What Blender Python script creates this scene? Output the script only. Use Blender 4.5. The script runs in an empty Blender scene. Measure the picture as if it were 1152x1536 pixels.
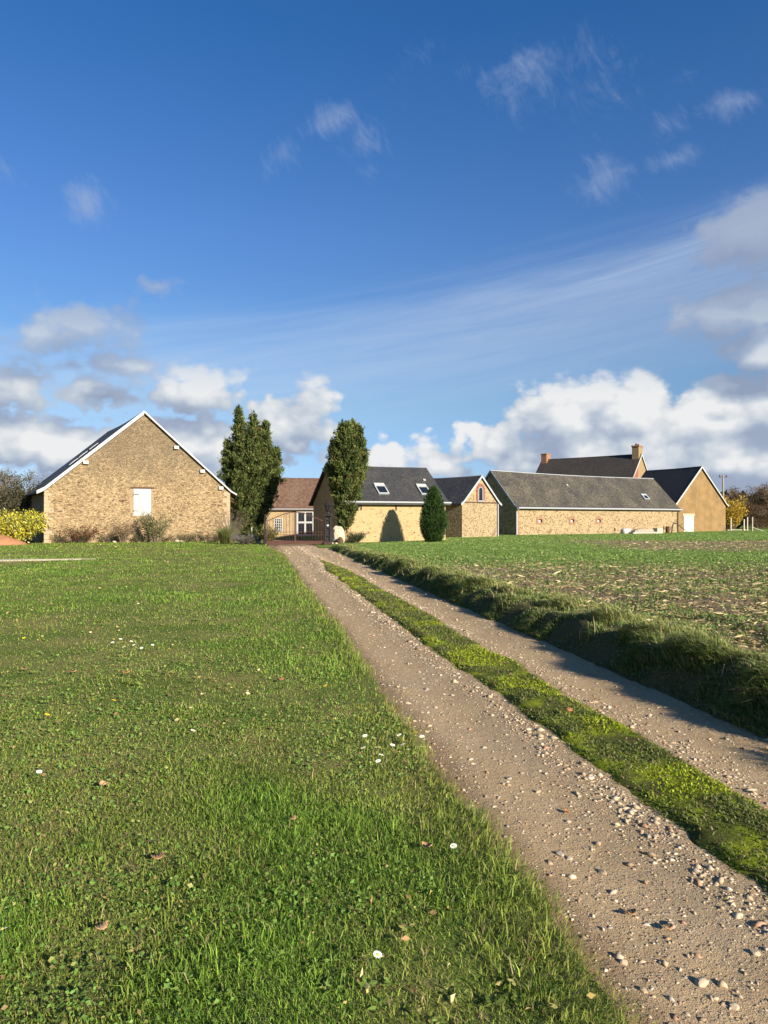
import bpy, bmesh, math, random
import numpy as np
from mathutils import Vector, Matrix

R = math.radians
sc = bpy.context.scene
col = sc.collection
rng = np.random.default_rng(7)
random.seed(7)

SUN_AZ, SUN_EL = 140.0, 20.0        # azimuth clockwise from +Y (the way the lens looks), degrees

# ------------------------------------------------------------------ node helper
class NT:
    def __init__(self, nt):
        self.t = nt
        for n in list(nt.nodes): nt.nodes.remove(n)
    def n(self, typ, **props):
        nd = self.t.nodes.new(typ)
        for k, v in props.items(): setattr(nd, k, v)
        return nd
    def put(self, sock, v):
        if v is None: return
        if isinstance(v, bpy.types.NodeSocket): self.t.links.new(v, sock)
        else:
            if hasattr(sock.default_value, '__len__') and not hasattr(v, '__len__'):
                v = (v,) * len(sock.default_value)
            if hasattr(v, '__len__') and len(v) == 3 and sock.type == 'RGBA': v = (*v, 1)
            sock.default_value = v
    def m(self, op, a, b=None, c=None, clamp=False):
        nd = self.n('ShaderNodeMath', operation=op, use_clamp=clamp)
        for i, v in enumerate((a, b, c)): self.put(nd.inputs[i], v)
        return nd.outputs[0]
    def v(self, op, a, b=None, scale=None):
        nd = self.n('ShaderNodeVectorMath', operation=op)
        self.put(nd.inputs[0], a)
        if b is not None: self.put(nd.inputs[1], b)
        if scale is not None: self.put(nd.inputs['Scale'], scale)
        return nd.outputs['Value'] if op in ('LENGTH', 'DOT_PRODUCT', 'DISTANCE') else nd.outputs[0]
    def mix(self, f, a, b, blend='MIX'):
        nd = self.n('ShaderNodeMix', data_type='RGBA', blend_type=blend)
        self.put(nd.inputs[0], f); self.put(nd.inputs[6], a); self.put(nd.inputs[7], b)
        return nd.outputs[2]
    def noise(self, vec, scale=5, detail=4, rough=.5, dist=0, lac=2.0, color=False):
        nd = self.n('ShaderNodeTexNoise')
        self.put(nd.inputs['Vector'], vec)
        for k, v in (('Scale', scale), ('Detail', detail), ('Roughness', rough), ('Distortion', dist), ('Lacunarity', lac)):
            self.put(nd.inputs[k], v)
        return nd.outputs['Color' if color else 0]
    def voro(self, vec, scale=5, feature='F1', out='Distance', rand=1, smooth=None):
        nd = self.n('ShaderNodeTexVoronoi', feature=feature)
        self.put(nd.inputs['Vector'], vec); self.put(nd.inputs['Scale'], scale); self.put(nd.inputs['Randomness'], rand)
        if smooth is not None: self.put(nd.inputs['Smoothness'], smooth)
        return nd.outputs[out]
    def step(self, x, a, b, lo=0.0, hi=1.0):
        nd = self.n('ShaderNodeMapRange', interpolation_type='SMOOTHSTEP')
        self.put(nd.inputs[0], x)
        for i, v in enumerate((a, b, lo, hi)): self.put(nd.inputs[i + 1], v)
        return nd.outputs[0]
    def ramp(self, f, stops, interp='LINEAR'):
        nd = self.n('ShaderNodeValToRGB'); cr = nd.color_ramp; cr.interpolation = interp
        while len(cr.elements) < len(stops): cr.elements.new(.5)
        for e, (p, c) in zip(cr.elements, stops):
            e.position = p; e.color = (*c, 1)
        self.put(nd.inputs[0], f)
        return nd.outputs[0]
    def xyz(self, v):
        nd = self.n('ShaderNodeSeparateXYZ'); self.put(nd.inputs[0], v); return nd.outputs
    def comb(self, x, y, z):
        nd = self.n('ShaderNodeCombineXYZ')
        for i, v in enumerate((x, y, z)): self.put(nd.inputs[i], v)
        return nd.outputs[0]

def lin(r, g=None, b=None):
    c = (r, g, b)
    return tuple(((x / 255) / 12.92 if x / 255 <= .04045 else ((x / 255 + .055) / 1.055) ** 2.4) for x in c)

# ------------------------------------------------------------------ camera
cam_d = bpy.data.cameras.new('camera'); cam = bpy.data.objects.new('camera', cam_d); col.objects.link(cam)
cam_d.sensor_fit = 'VERTICAL'; cam_d.sensor_height = 34.6; cam_d.lens = 24.0
cam_d.clip_start = .05; cam_d.clip_end = 6000
cam.location = (0, 0, 1.6); cam.rotation_euler = (R(90 + .485), 0, 0)
sc.camera = cam

# ------------------------------------------------------------------ sky and sun
SKY = .0565; EXPO = .98
def sky_world():
    w = bpy.data.worlds.new('World'); sc.world = w; w.use_nodes = True
    N = NT(w.node_tree)
    sky = N.n('ShaderNodeTexSky', sky_type='NISHITA', sun_disc=False, sun_elevation=R(SUN_EL), sun_rotation=R(SUN_AZ),
              altitude=100, air_density=1.0, dust_density=.5, ozone_density=2.0)
    d0 = N.n('ShaderNodeTexCoord').outputs['Generated']
    F, H = 1065.0, 777.0
    def ae(px, py):
        az = math.atan((px - 576) / F); return math.degrees(az), math.degrees(math.atan((H - py) / F * math.cos(az)))
    def ell(cx, cy, rx, ry):
        a, e = ae(cx, cy); a1, _ = ae(cx + rx, cy); a0, _ = ae(cx - rx, cy); _, e1 = ae(cx, cy - ry); _, e0 = ae(cx, cy + ry)
        return a, e, (a1 - a0) / 2, (e1 - e0) / 2
    CU = [  # the heaped clouds, as bearings and heights in the sky: centre, half-widths, weight
        (125, 488, 135, 50, 1.15), (60, 500, 70, 36, 1.0), (180, 548, 90, 27, .95), (25, 575, 95, 48, .95), (135, 588, 85, 38, .9),
        (215, 574, 45, 25, .75), (290, 594, 108, 54, 1.2), (300, 574, 50, 34, 1.0), (430, 640, 100, 66, 1.25), (468, 612, 56, 60, 1.2),
        (95, 672, 210, 54, 1.35), (-20, 655, 120, 56, 1.3), (270, 668, 170, 66, 1.35), (370, 668, 90, 45, .9), (238, 428, 34, 18, .62),
        (590, 690, 75, 34, 1.05), (660, 694, 80, 40, 1.05), (738, 668, 48, 42, 1.05), (702, 642, 38, 16, .6),
        (850, 634, 105, 74, 1.9), (945, 628, 130, 78, 2.0), (1060, 636, 140, 76, 2.0), (1165, 616, 120, 92, 1.6),
        (900, 676, 205, 64, 2.2), (1060, 684, 235, 70, 2.2), (780, 640, 46, 42, 1.),
        (1128, 350, 100, 76, 1.8), (1150, 318, 76, 50, 1.6), (1085, 466, 96, 54, 1.75), (1150, 524, 76, 44, 1.9), (1105, 577, 60, 22, 1.5), (1140, 455, 66, 40, 1.5),
        (1290, 420, 120, 80, 1.), (1330, 600, 200, 90, 1.2), (-150, 560, 120, 70, 1.), (-180, 660, 180, 60, 1.1)]
    def field(d, full=True):
        x, y, z = N.xyz(d)
        az = N.m('MULTIPLY', N.m('ARCTAN2', x, y), 57.2958); el = N.m('MULTIPLY', N.m('ARCSINE', z), 57.2958)
        p = N.comb(az, el, 0)
        E = None
        for cx, cy, rx, ry, a in CU:
            a0, e0, ra, re = ell(cx, cy, rx, ry)
            q = N.v('MULTIPLY', N.v('SUBTRACT', p, (a0, e0, 0)), (1 / ra, 1 / re, 0))
            s = N.m('MULTIPLY_ADD', N.v('LENGTH', q), -a, a)
            E = s if E is None else N.m('SMOOTH_MAX', E, s, .22)
        low = N.m('MULTIPLY_ADD', el, -.26, 1.0)                       # the far bank along the horizon, all the way round
        back = N.m('MULTIPLY_ADD', N.m('ABSOLUTE', N.m('SUBTRACT', el, 9)), -.1, N.m('MULTIPLY_ADD', N.step(N.m('ABSOLUTE', az), 40, 60), 1.4, -1.1))
        E = N.m('MAXIMUM', N.m('MAXIMUM', E, N.m('MAXIMUM', low, back)), -1.2)
        dn = N.v('MULTIPLY', d, (1, 1, 1.35))
        n1 = N.noise(dn, 9.5, 7 if full else 3, .56, .25)
        if full: pf = N.voro(N.v('ADD', dn, N.v('SCALE', N.v('SUBTRACT', N.noise(dn, 22, 3, .5, color=True), (.5, .5, .5)), scale=.035)), 26, 'SMOOTH_F1', smooth=.35)
        if full: pf2 = N.voro(dn, 62, 'SMOOTH_F1', smooth=.4)
        D = N.m('ADD', E, N.m('MULTIPLY', N.m('SUBTRACT', n1, .5), 1.5))
        if not full: return D
        puff = N.m('ADD', N.m('MULTIPLY', N.m('SUBTRACT', .42, pf), .95), N.m('ADD', N.m('MULTIPLY', N.m('SUBTRACT', .42, pf2), .42), N.m('MULTIPLY', N.m('SUBTRACT', N.noise(dn, 70, 5, .62, .4), .5), .62)))
        return D, N.m('ADD', N.m('ADD', D, puff), -.10), az, el, puff
    L1, D, az, el, puff = field(d0)
    L2 = field(N.v('ADD', d0, (.020, 0, .040)), False)
    hi = N.step(el, 8.5, 13)
    alpha = N.m('MULTIPLY', N.step(D, N.m('MULTIPLY_ADD', hi, -.14, -.10), N.m('MULTIPLY_ADD', hi, .42, .36)), N.m('MULTIPLY_ADD', hi, -.20, 1.0))
    diff = N.m('SUBTRACT', N.m('MINIMUM', L1, 1.9), N.m('MINIMUM', L2, 1.9))
    # lit from the right and above, thick parts grey underneath
    lit = N.m('ADD', N.m('MULTIPLY_ADD', diff, .64, .39), N.m('MULTIPLY', puff, .50), clamp=True)
    lit = N.m('ADD', lit, N.m('MULTIPLY_ADD', N.step(el, 5, 10), -.20, .20))
    high = N.step(el, 9, 17)
    lit = N.m('MULTIPLY', lit, N.m('MULTIPLY_ADD', high, -.62, 1.0))
    K = 1 / SKY / 2 ** EXPO
    cl = N.ramp(lit, [(0, tuple(c * K for c in lin(146, 160, 186))), (.38, tuple(c * K for c in lin(168, 181, 203))), (.62, tuple(c * K for c in lin(196, 206, 218))), (1, tuple(c * K for c in lin(238, 239, 240)))])
    # thin high streaks
    ws = None
    for cx, cy, rx, ry, a in [(130, 302, 48, 50, .95), (500, 175, 52, 46, .62), (538, 215, 48, 50, .62), (556, 252, 36, 24, .5), (908, 266, 60, 56, .70), (1015, 236, 62, 30, .78),
                              (1000, 185, 44, 40, .62), (1110, 150, 90, 32, .72), (790, 95, 190, 60, .40), (900, 130, 150, 60, .35), (415, 232, 40, 22, .3), (5, 250, 50, 30, .4)]:
        a0, e0, ra, re = ell(cx, cy, rx, ry)
        q = N.v('MULTIPLY', N.v('SUBTRACT', N.comb(az, el, 0), (a0, e0, 0)), (1 / ra, 1 / re, 0))
        s = N.m('MULTIPLY_ADD', N.v('LENGTH', q), -a, a)
        ws = s if ws is None else N.m('MAXIMUM', ws, s)
    n2 = N.noise(N.v('MULTIPLY', d0, (1, 1, 1.0)), 7, 7, .66, 1.6)
    n3 = N.noise(N.comb(N.m('MULTIPLY_ADD', az, .30, N.m('MULTIPLY', el, .22)), N.m('MULTIPLY_ADD', el, .10, N.m('MULTIPLY', az, -.09)), 2.2), 2.6, 7, .68, 1.0)
    wisp = N.m('MULTIPLY', N.step(N.m('ADD', N.m('MAXIMUM', ws, -.5), N.m('ADD', N.m('MULTIPLY', N.m('SUBTRACT', n2, .5), 1.5), N.m('MULTIPLY', N.m('SUBTRACT', n3, .5), 1.3))), .05, 1.15), .50)
    # a broad veil of cirrus, streaked along one direction
    tilt = N.m('SUBTRACT', el, N.m('MULTIPLY', az, .16))
    st = N.noise(N.comb(N.m('MULTIPLY', az, .035), N.m('MULTIPLY', tilt, .55), 3.1), 1.0, 9, .60, .5)
    band = N.m('MULTIPLY', N.step(tilt, 3, 14), N.m('SUBTRACT', 1.0, N.step(N.m('SUBTRACT', tilt, N.m('MULTIPLY', N.m('SUBTRACT', st, .5), 5)), 13.5, 19.5)))
    fine = N.noise(N.comb(N.m('MULTIPLY', az, .10), N.m('MULTIPLY', tilt, 1.1), 8.7), 1.0, 8, .65, .8)
    edge = N.m('SUBTRACT', 1.0, N.m('MULTIPLY', N.m('ABSOLUTE', N.m('SUBTRACT', tilt, 16.0)), .55))
    band2 = N.m('MULTIPLY', N.m('MULTIPLY', N.m('MAXIMUM', edge, 0), N.step(az, -4, 22)), N.step(st, .25, .62))
    veil = N.m('MULTIPLY', band, N.m('MULTIPLY_ADD', N.step(N.m('MULTIPLY_ADD', fine, .5, N.m('MULTIPLY', st, .5)), .34, .66), .15, .25))
    veil = N.m('ADD', veil, N.m('MULTIPLY', band2, .20), clamp=True)
    # clear-air colour of the sky: the Nishita sky, a little deeper overhead
    base = N.mix(1.0, sky.outputs[0], N.ramp(N.m('DIVIDE', el, 50), [(0, (.66, .83, 1.42)), (.09, (.68, .86, 1.27)), (.17, (.71, .90, 1.11)), (.28, (.66, .91, 1.2)), (.43, (.59, .91, 1.35)), (.7, (.32, .83, 1.37)), (1, (.28, .8, 1.35))]), 'MULTIPLY')
    c = N.mix(veil, base, tuple(x * K for x in lin(205, 219, 238)))
    c = N.mix(wisp, c, tuple(x * K for x in lin(166, 182, 212)))
    c = N.mix(alpha, c, cl)
    bg = N.n('ShaderNodeBackground'); N.put(bg.inputs[0], c); bg.inputs[1].default_value = SKY
    out = N.n('ShaderNodeOutputWorld'); N.t.links.new(bg.outputs[0], out.inputs[0])
    w.cycles.sampling_method = 'MANUAL'; w.cycles.sample_map_resolution = 512
sky_world()

sun_d = bpy.data.lights.new('sun', 'SUN'); sun = bpy.data.objects.new('sun', sun_d); col.objects.link(sun)
sun_d.energy = 5.0; sun_d.angle = R(.53); sun_d.color = (1.0, .92, .79)
sv = Vector((math.sin(R(SUN_AZ)) * math.cos(R(SUN_EL)), math.cos(R(SUN_AZ)) * math.cos(R(SUN_EL)), math.sin(R(SUN_EL))))
sun.rotation_euler = sv.to_track_quat('Z', 'Y').to_euler()
sun.location = sv * 80

vs = sc.view_settings
vs.view_transform = 'Standard'; vs.look = 'None'; vs.gamma = 1; vs.use_curve_mapping = False; vs.exposure = EXPO
sc.cycles.max_bounces = 6; sc.cycles.diffuse_bounces = 3; sc.cycles.glossy_bounces = 2; sc.cycles.transmission_bounces = 3
sc.cycles.transparent_max_bounces = 6
sc.cycles.caustics_reflective = False; sc.cycles.caustics_refractive = False

sc.cycles.use_adaptive_sampling = True; sc.cycles.adaptive_threshold = .015; sc.cycles.adaptive_min_samples = 8

# ------------------------------------------------------------------ scene-tree helpers
def tag(o, label=None, cat=None, group=None, kind=None):
    for k, v in (('label', label), ('category', cat), ('group', group), ('kind', kind)):
        if v: o[k] = v
    return o
def thing(name, label, cat, loc=(0, 0, 0), rz=0.0, group=None):
    o = bpy.data.objects.new(name, None); col.objects.link(o)
    o.empty_display_size = .3; o.location = loc; o.rotation_euler = (0, 0, rz)
    return tag(o, label, cat, group)
def add(name, me, mat, parent=None, loc=None):
    o = bpy.data.objects.new(name, me); col.objects.link(o)
    if mat is not None: me.materials.append(mat)
    if parent is not None: o.parent = parent
    if loc is not None: o.location = loc
    return o
def copy_tree(o, parent=None):
    c = o.copy(); col.objects.link(c)
    if parent is not None: c.parent = parent
    for ch in list(o.children): copy_tree(ch, c)
    return c

# ------------------------------------------------------------------ mesh builders
def planar_uv(me):
    n = len(me.loops)
    co = np.empty(len(me.vertices) * 3); me.vertices.foreach_get('co', co); co = co.reshape(-1, 3)
    vi = np.empty(n, dtype=np.int32); me.loops.foreach_get('vertex_index', vi)
    nr = np.empty(len(me.polygons) * 3); me.polygons.foreach_get('normal', nr); nr = nr.reshape(-1, 3)
    lt = np.empty(len(me.polygons), dtype=np.int32); me.polygons.foreach_get('loop_total', lt)
    nl = np.repeat(nr, lt, axis=0)
    u = np.stack([-nl[:, 1], nl[:, 0], np.zeros(n)], 1); ln = np.linalg.norm(u, axis=1)
    flat = ln < .15; u[flat] = (1, 0, 0); ln[flat] = 1; u /= ln[:, None]
    v = np.cross(nl, u); p = co[vi]
    uv = np.stack([(p * u).sum(1), (p * v).sum(1)], 1)
    me.uv_layers.new(name='UVMap').data.foreach_set('uv', uv.ravel())

class MB:
    """collects closed solids; build() links them as one mesh object"""
    def __init__(self, M=None):
        self.bm = bmesh.new(); self.M = M
    def add(self, vs, fs):
        out = [self.bm.verts.new((self.M @ Vector(v)) if self.M else v) for v in vs]
        for f in fs:
            try: self.bm.faces.new([out[i] for i in f])
            except ValueError: pass
        return self
    def box(self, x0, x1, y0, y1, z0, z1):
        return self.add([(x, y, z) for z in (z0, z1) for y in (y0, y1) for x in (x0, x1)],
                        [(0, 1, 3, 2), (4, 6, 7, 5), (0, 4, 5, 1), (2, 3, 7, 6), (0, 2, 6, 4), (1, 5, 7, 3)])
    def prism(self, poly, y0, y1):             # a polygon in x, z pushed along y
        n = len(poly)
        return self.add([(x, y0, z) for x, z in poly] + [(x, y1, z) for x, z in poly],
                        [tuple(range(n)), tuple(range(2 * n - 1, n - 1, -1))] + [(i, (i + 1) % n, n + (i + 1) % n, n + i) for i in range(n)])
    def ring(self, outer, inner, y0, y1):      # a flat frame between two outlines
        n = len(outer); vs = [(x, y, z) for y in (y0, y1) for P in (outer, inner) for x, z in P]; fs = []
        for i in range(n - 1):
            j = i + 1
            fs += [(i, j, n + j, n + i), (2 * n + i, 3 * n + i, 3 * n + j, 2 * n + j), (i, 2 * n + i, 2 * n + j, j), (n + i, n + j, 3 * n + j, 3 * n + i)]
        for i in (0, n - 1): fs.append((i, n + i, 3 * n + i, 2 * n + i))
        return self.add(vs, fs)
    def bar(self, a, b, w, h=None):            # a square bar between two points
        a, b = Vector(a), Vector(b); d = (b - a).normalized(); h = h or w
        s = d.cross(Vector((0, 0, 1)));
        if s.length < .01: s = Vector((1, 0, 0))
        s.normalize(); t = s.cross(d)
        vs = [p + s * (i * w / 2) + t * (j * h / 2) for p in (a, b) for i, j in ((-1, -1), (1, -1), (1, 1), (-1, 1))]
        return self.add(vs, [(0, 3, 2, 1), (4, 5, 6, 7)] + [(i, (i + 1) % 4, 4 + (i + 1) % 4, 4 + i) for i in range(4)])
    def tube(self, pts, rad, n=8):
        pts = [Vector(p) for p in pts]; rad = rad if hasattr(rad, '__len__') else [rad] * len(pts)
        vs, fs = [], []; s = None
        for k, p in enumerate(pts):
            d = (pts[min(k + 1, len(pts) - 1)] - pts[max(k - 1, 0)]).normalized()
            if s is None: s = d.cross(Vector((0, 0, 1)) if abs(d.z) < .95 else Vector((1, 0, 0)))
            s = (s - d * s.dot(d)).normalized(); t = d.cross(s)
            for i in range(n):
                a = 2 * math.pi * i / n
                vs.append(p + (s * math.cos(a) + t * math.sin(a)) * rad[k])
        for k in range(len(pts) - 1):
            for i in range(n):
                j = (i + 1) % n; fs.append((k * n + i, k * n + j, k * n + n + j, k * n + n + i))
        fs.append(tuple(range(n - 1, -1, -1))); m = (len(pts) - 1) * n; fs.append(tuple(range(m, m + n)))
        return self.add(vs, fs)
    def lathe(self, prof, n=16, c=(0, 0)):     # prof: (radius, z)
        vs = [(c[0] + r * math.cos(2 * math.pi * i / n), c[1] + r * math.sin(2 * math.pi * i / n), z) for r, z in prof for i in range(n)]
        fs = [(k * n + i, k * n + (i + 1) % n, k * n + n + (i + 1) % n, k * n + n + i) for k in range(len(prof) - 1) for i in range(n)]
        fs.append(tuple(range(n - 1, -1, -1))); m = (len(prof) - 1) * n; fs.append(tuple(range(m, m + n)))
        return self.add(vs, fs)
    def rock(self, c, s, seed, sub=2, rough=.22):
        r = random.Random(seed); b = bmesh.new(); bmesh.ops.create_icosphere(b, subdivisions=sub, radius=1)
        ph = [(Vector((r.gauss(0, 1), r.gauss(0, 1), r.gauss(0, 1))).normalized(), r.uniform(.55, .95)) for _ in range(9)]
        vs = []
        for v in b.verts:
            p = v.co.copy()
            for d, k in ph:
                q = p.dot(d)
                if q > k: p -= d * (q - k)
            p *= 1 + rough * .25 * r.uniform(-1, 1)
            vs.append((c[0] + p.x * s[0], c[1] + p.y * s[1], c[2] + p.z * s[2]))
        fs = [tuple(v.index for v in f.verts) for f in b.faces]; b.free()
        return self.add(vs, fs)
    def build(self, name, mat, parent=None, smooth=False, bevel=0, loc=None):
        bmesh.ops.recalc_face_normals(self.bm, faces=self.bm.faces)
        me = bpy.data.meshes.new(name); self.bm.to_mesh(me); self.bm.free()
        planar_uv(me)
        if smooth: me.shade_smooth()
        o = add(name, me, mat, parent, loc)
        if bevel:
            m = o.modifiers.new('bevel', 'BEVEL'); m.width = bevel; m.segments = 2; m.limit_method = 'ANGLE'
        return o

def mesh_np(name, verts, faces_list, colors=None, smooth=False):
    """faces_list: list of (n,k) index arrays"""
    me = bpy.data.meshes.new(name); verts = np.asarray(verts, dtype=np.float32)
    me.vertices.add(len(verts)); me.vertices.foreach_set('co', verts.ravel())
    tot = np.concatenate([np.full(len(f), f.shape[1], dtype=np.int32) for f in faces_list])
    idx = np.concatenate([f.ravel() for f in faces_list]).astype(np.int32)
    start = np.concatenate([[0], np.cumsum(tot)[:-1]]).astype(np.int32)
    me.loops.add(len(idx)); me.loops.foreach_set('vertex_index', idx)
    me.polygons.add(len(tot)); me.polygons.foreach_set('loop_start', start); me.polygons.foreach_set('loop_total', tot)
    if colors is not None:
        a = me.color_attributes.new('tint', 'FLOAT_COLOR', 'POINT')
        c = np.ones((len(verts), 4), dtype=np.float32); c[:, :3] = colors; a.data.foreach_set('color', c.ravel())
    me.update(calc_edges=True)
    if smooth: me.shade_smooth()
    return me

def unit(v): return v / np.maximum(np.linalg.norm(v, axis=-1, keepdims=True), 1e-9)
def leaf_mesh(name, c, d, length, width, color, fold=.25, r=rng):
    """rhombic leaves: c base points, d directions"""
    n = len(c); d = unit(d); s = unit(np.cross(d, r.normal(size=(n, 3)))); t = np.cross(s, d)
    L = np.broadcast_to(length, n)[:, None]; W = np.broadcast_to(width, n)[:, None]
    v = np.stack([c, c + d * L * .45 + s * W * .5 + t * W * fold, c + d * L, c + d * L * .45 - s * W * .5 + t * W * fold], 1)
    i = np.arange(n)[:, None] * 4
    f = np.concatenate([i + np.array([[0, 1, 2]]), i + np.array([[0, 2, 3]])], 0)
    return mesh_np(name, v.reshape(-1, 3), [f], np.repeat(color, 4, axis=0))
def blade_mesh(name, p, h, w, lean, color, tipcol=1.0):
    """grass blades: p roots, h heights, w widths, lean (n,2) sideways reach of the tip"""
    n = len(p); a = rng.uniform(0, 2 * np.pi, n); s = np.stack([np.cos(a), np.sin(a), np.zeros(n)], 1) * (w[:, None] / 2)
    l3 = np.concatenate([lean, np.zeros((n, 1))], 1); up = np.zeros((n, 3)); up[:, 2] = h
    drop = np.zeros((n, 3)); drop[:, 2] = np.minimum(np.linalg.norm(lean, axis=1) * .45, h * .75)
    v = np.stack([p - s, p + s, p + up * .55 + l3 * .30 + s * .8, p + up * .55 + l3 * .30 - s * .8, p + up + l3 - drop], 1)
    i = np.arange(n)[:, None] * 5
    c = np.repeat(color[:, None, :], 5, 1)
    return mesh_np(name, v.reshape(-1, 3), [i + np.array([[0, 1, 2, 3]]), i + np.array([[3, 2, 4]])], c.reshape(-1, 3))

# value noise in the plane, for scattering and terrain
_tab = np.random.default_rng(3).random((256, 256))
def vnoise(x, y, s=1.0, o=0):
    x = np.asarray(x) * s + 37.2 + o * 17.7; y = np.asarray(y) * s + 91.4 + o * 5.3
    i, j = np.floor(x).astype(int), np.floor(y).astype(int); fx, fy = x - i, y - j
    fx = fx * fx * (3 - 2 * fx); fy = fy * fy * (3 - 2 * fy)
    T = lambda a, b: _tab[a % 256, b % 256]
    return (T(i, j) * (1 - fx) + T(i + 1, j) * fx) * (1 - fy) + (T(i, j + 1) * (1 - fx) + T(i + 1, j + 1) * fx) * fy
def fbm(x, y, s=1.0, n=4, o=0):
    return sum(vnoise(x, y, s * 2 ** k, o + k) * .5 ** k for k in range(n)) / sum(.5 ** k for k in range(n))
def sstep(x, a, b):
    t = np.clip((np.asarray(x) - a) / (b - a), 0, 1); return t * t * (3 - 2 * t)

# ------------------------------------------------------------------ materials
def newmat(name):
    m = bpy.data.materials.new(name); m.use_nodes = True
    return m, NT(m.node_tree)
def finish(N, color, rough=.8, bump=None, bstr=.4, bdist=.02, spec=.3, metal=0, trans=0, alpha=None):
    b = N.n('ShaderNodeBsdfPrincipled'); N.put(b.inputs['Base Color'], color); N.put(b.inputs['Roughness'], rough)
    b.inputs['Specular IOR Level'].default_value = spec; N.put(b.inputs['Metallic'], metal)
    if bump is not None:
        bp = N.n('ShaderNodeBump'); bp.inputs['Strength'].default_value = bstr; bp.inputs['Distance'].default_value = bdist
        N.put(bp.inputs['Height'], bump); N.t.links.new(bp.outputs[0], b.inputs['Normal'])
    sh = b.outputs[0]
    if trans:
        t = N.n('ShaderNodeBsdfTranslucent'); N.put(t.inputs[0], color)
        mx = N.n('ShaderNodeMixShader'); mx.inputs[0].default_value = trans
        N.t.links.new(sh, mx.inputs[1]); N.t.links.new(t.outputs[0], mx.inputs[2]); sh = mx.outputs[0]
    o = N.n('ShaderNodeOutputMaterial'); N.t.links.new(sh, o.inputs[0])

def leaf_mat(name, trans=.3, rough=.6, spec=.25):
    m, N = newmat(name)
    c = N.n('ShaderNodeVertexColor', layer_name='tint').outputs[0]
    finish(N, c, rough, spec=spec, trans=trans); return m
def plain(name, c, rough=.6, spec=.3, metal=0, var=.12, scale=6, bump=.0):
    m, N = newmat(name)
    g = N.n('ShaderNodeTexCoord').outputs['Object']
    n = N.noise(g, scale, 5, .6); n2 = N.noise(g, scale * 9, 3, .6)
    f = N.m('ADD', N.m('MULTIPLY', n, .65), N.m('MULTIPLY', n2, .35))
    cc = N.mix(f, tuple(x * (1 - var * 2) for x in c), tuple(min(1, x * (1 + var * 2)) for x in c))
    finish(N, cc, N.m('MULTIPLY_ADD', n2, .3, rough - .15), bump=n2 if bump else None, bstr=bump or .1, spec=spec, metal=metal); return m
def uvs(N): return N.n('ShaderNodeUVMap').outputs[0]

def stone_mat(name, palette, mortar, cover=.5, scale=5.5, bump=.7, stain=0.0, stain_z=(3, 6), stain_col=(.16, .12, .08), joint=.10, low=None):
    """rubble wall: stones showing through a lime render. cover: how far the render hides the stones"""
    m, N = newmat(name)
    uv = uvs(N); x, y, _ = N.xyz(uv)
    w = N.v('ADD', uv, N.v('SCALE', N.v('SUBTRACT', N.noise(uv, 3.5, 3, .6, color=True), (.5, .5, .5)), scale=.16))
    p = N.v('MULTIPLY', w, (.62, 1, 1))
    dist = N.voro(p, scale, 'DISTANCE_TO_EDGE'); cell = N.voro(p, scale, 'F1', 'Color')
    cx, cy, cz = N.xyz(cell)
    k = len(palette)
    stone = N.ramp(cx, [(i / k, c) for i, c in enumerate(palette)], 'CONSTANT')
    fine = N.noise(uv, 45, 4, .65); mid = N.noise(uv, 9, 4, .6); big = N.noise(uv, .55, 4, .6)
    stone = N.mix(N.m('MULTIPLY', N.m('SUBTRACT', fine, .35, clamp=True), 1.1), stone, tuple(v * .62 for v in palette[0]))
    # joints and render
    jm = N.m('SUBTRACT', 1.0, N.step(N.m('ADD', dist, N.m('MULTIPLY', N.m('SUBTRACT', fine, .5), .07)), joint * .35, joint * 1.3))
    hide = N.step(N.m('ADD', N.m('ADD', N.m('MULTIPLY', cz, .55), N.m('MULTIPLY', mid, .35)), N.m('MULTIPLY', big, .75)), 1.28 - cover, 1.46 - cover)
    mask = N.m('MAXIMUM', jm, hide)
    mo = N.mix(mid, tuple(v * .86 for v in mortar), tuple(min(1, v * 1.10) for v in mortar))
    mo = N.mix(N.m('MULTIPLY', N.step(fine, .52, .75), .45), mo, tuple(v * .55 for v in mortar))
    c = N.mix(mask, stone, mo)
    if stain:
        st = N.step(N.m('ADD', y, N.m('MULTIPLY', N.m('SUBTRACT', N.noise(N.v('MULTIPLY', uv, (1, .45, 1)), 1.1, 5, .62), .5), 4.2)), stain_z[0], stain_z[1])
        c = N.mix(N.m('MULTIPLY', st, N.m('MULTIPLY_ADD', N.noise(uv, 16, 4, .7), 1.3, -.15, clamp=True)), c, stain_col) if stain >= 1 else N.mix(N.m('MULTIPLY', st, stain), c, stain_col)
    h = N.m('ADD', N.m('MULTIPLY', mask, -.45), N.m('ADD', N.m('MULTIPLY', N.step(dist, 0, .25), .5), N.m('MULTIPLY', fine, .45)))
    finish(N, c, .92, bump=h, bstr=bump, bdist=.05, spec=.1); return m

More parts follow.
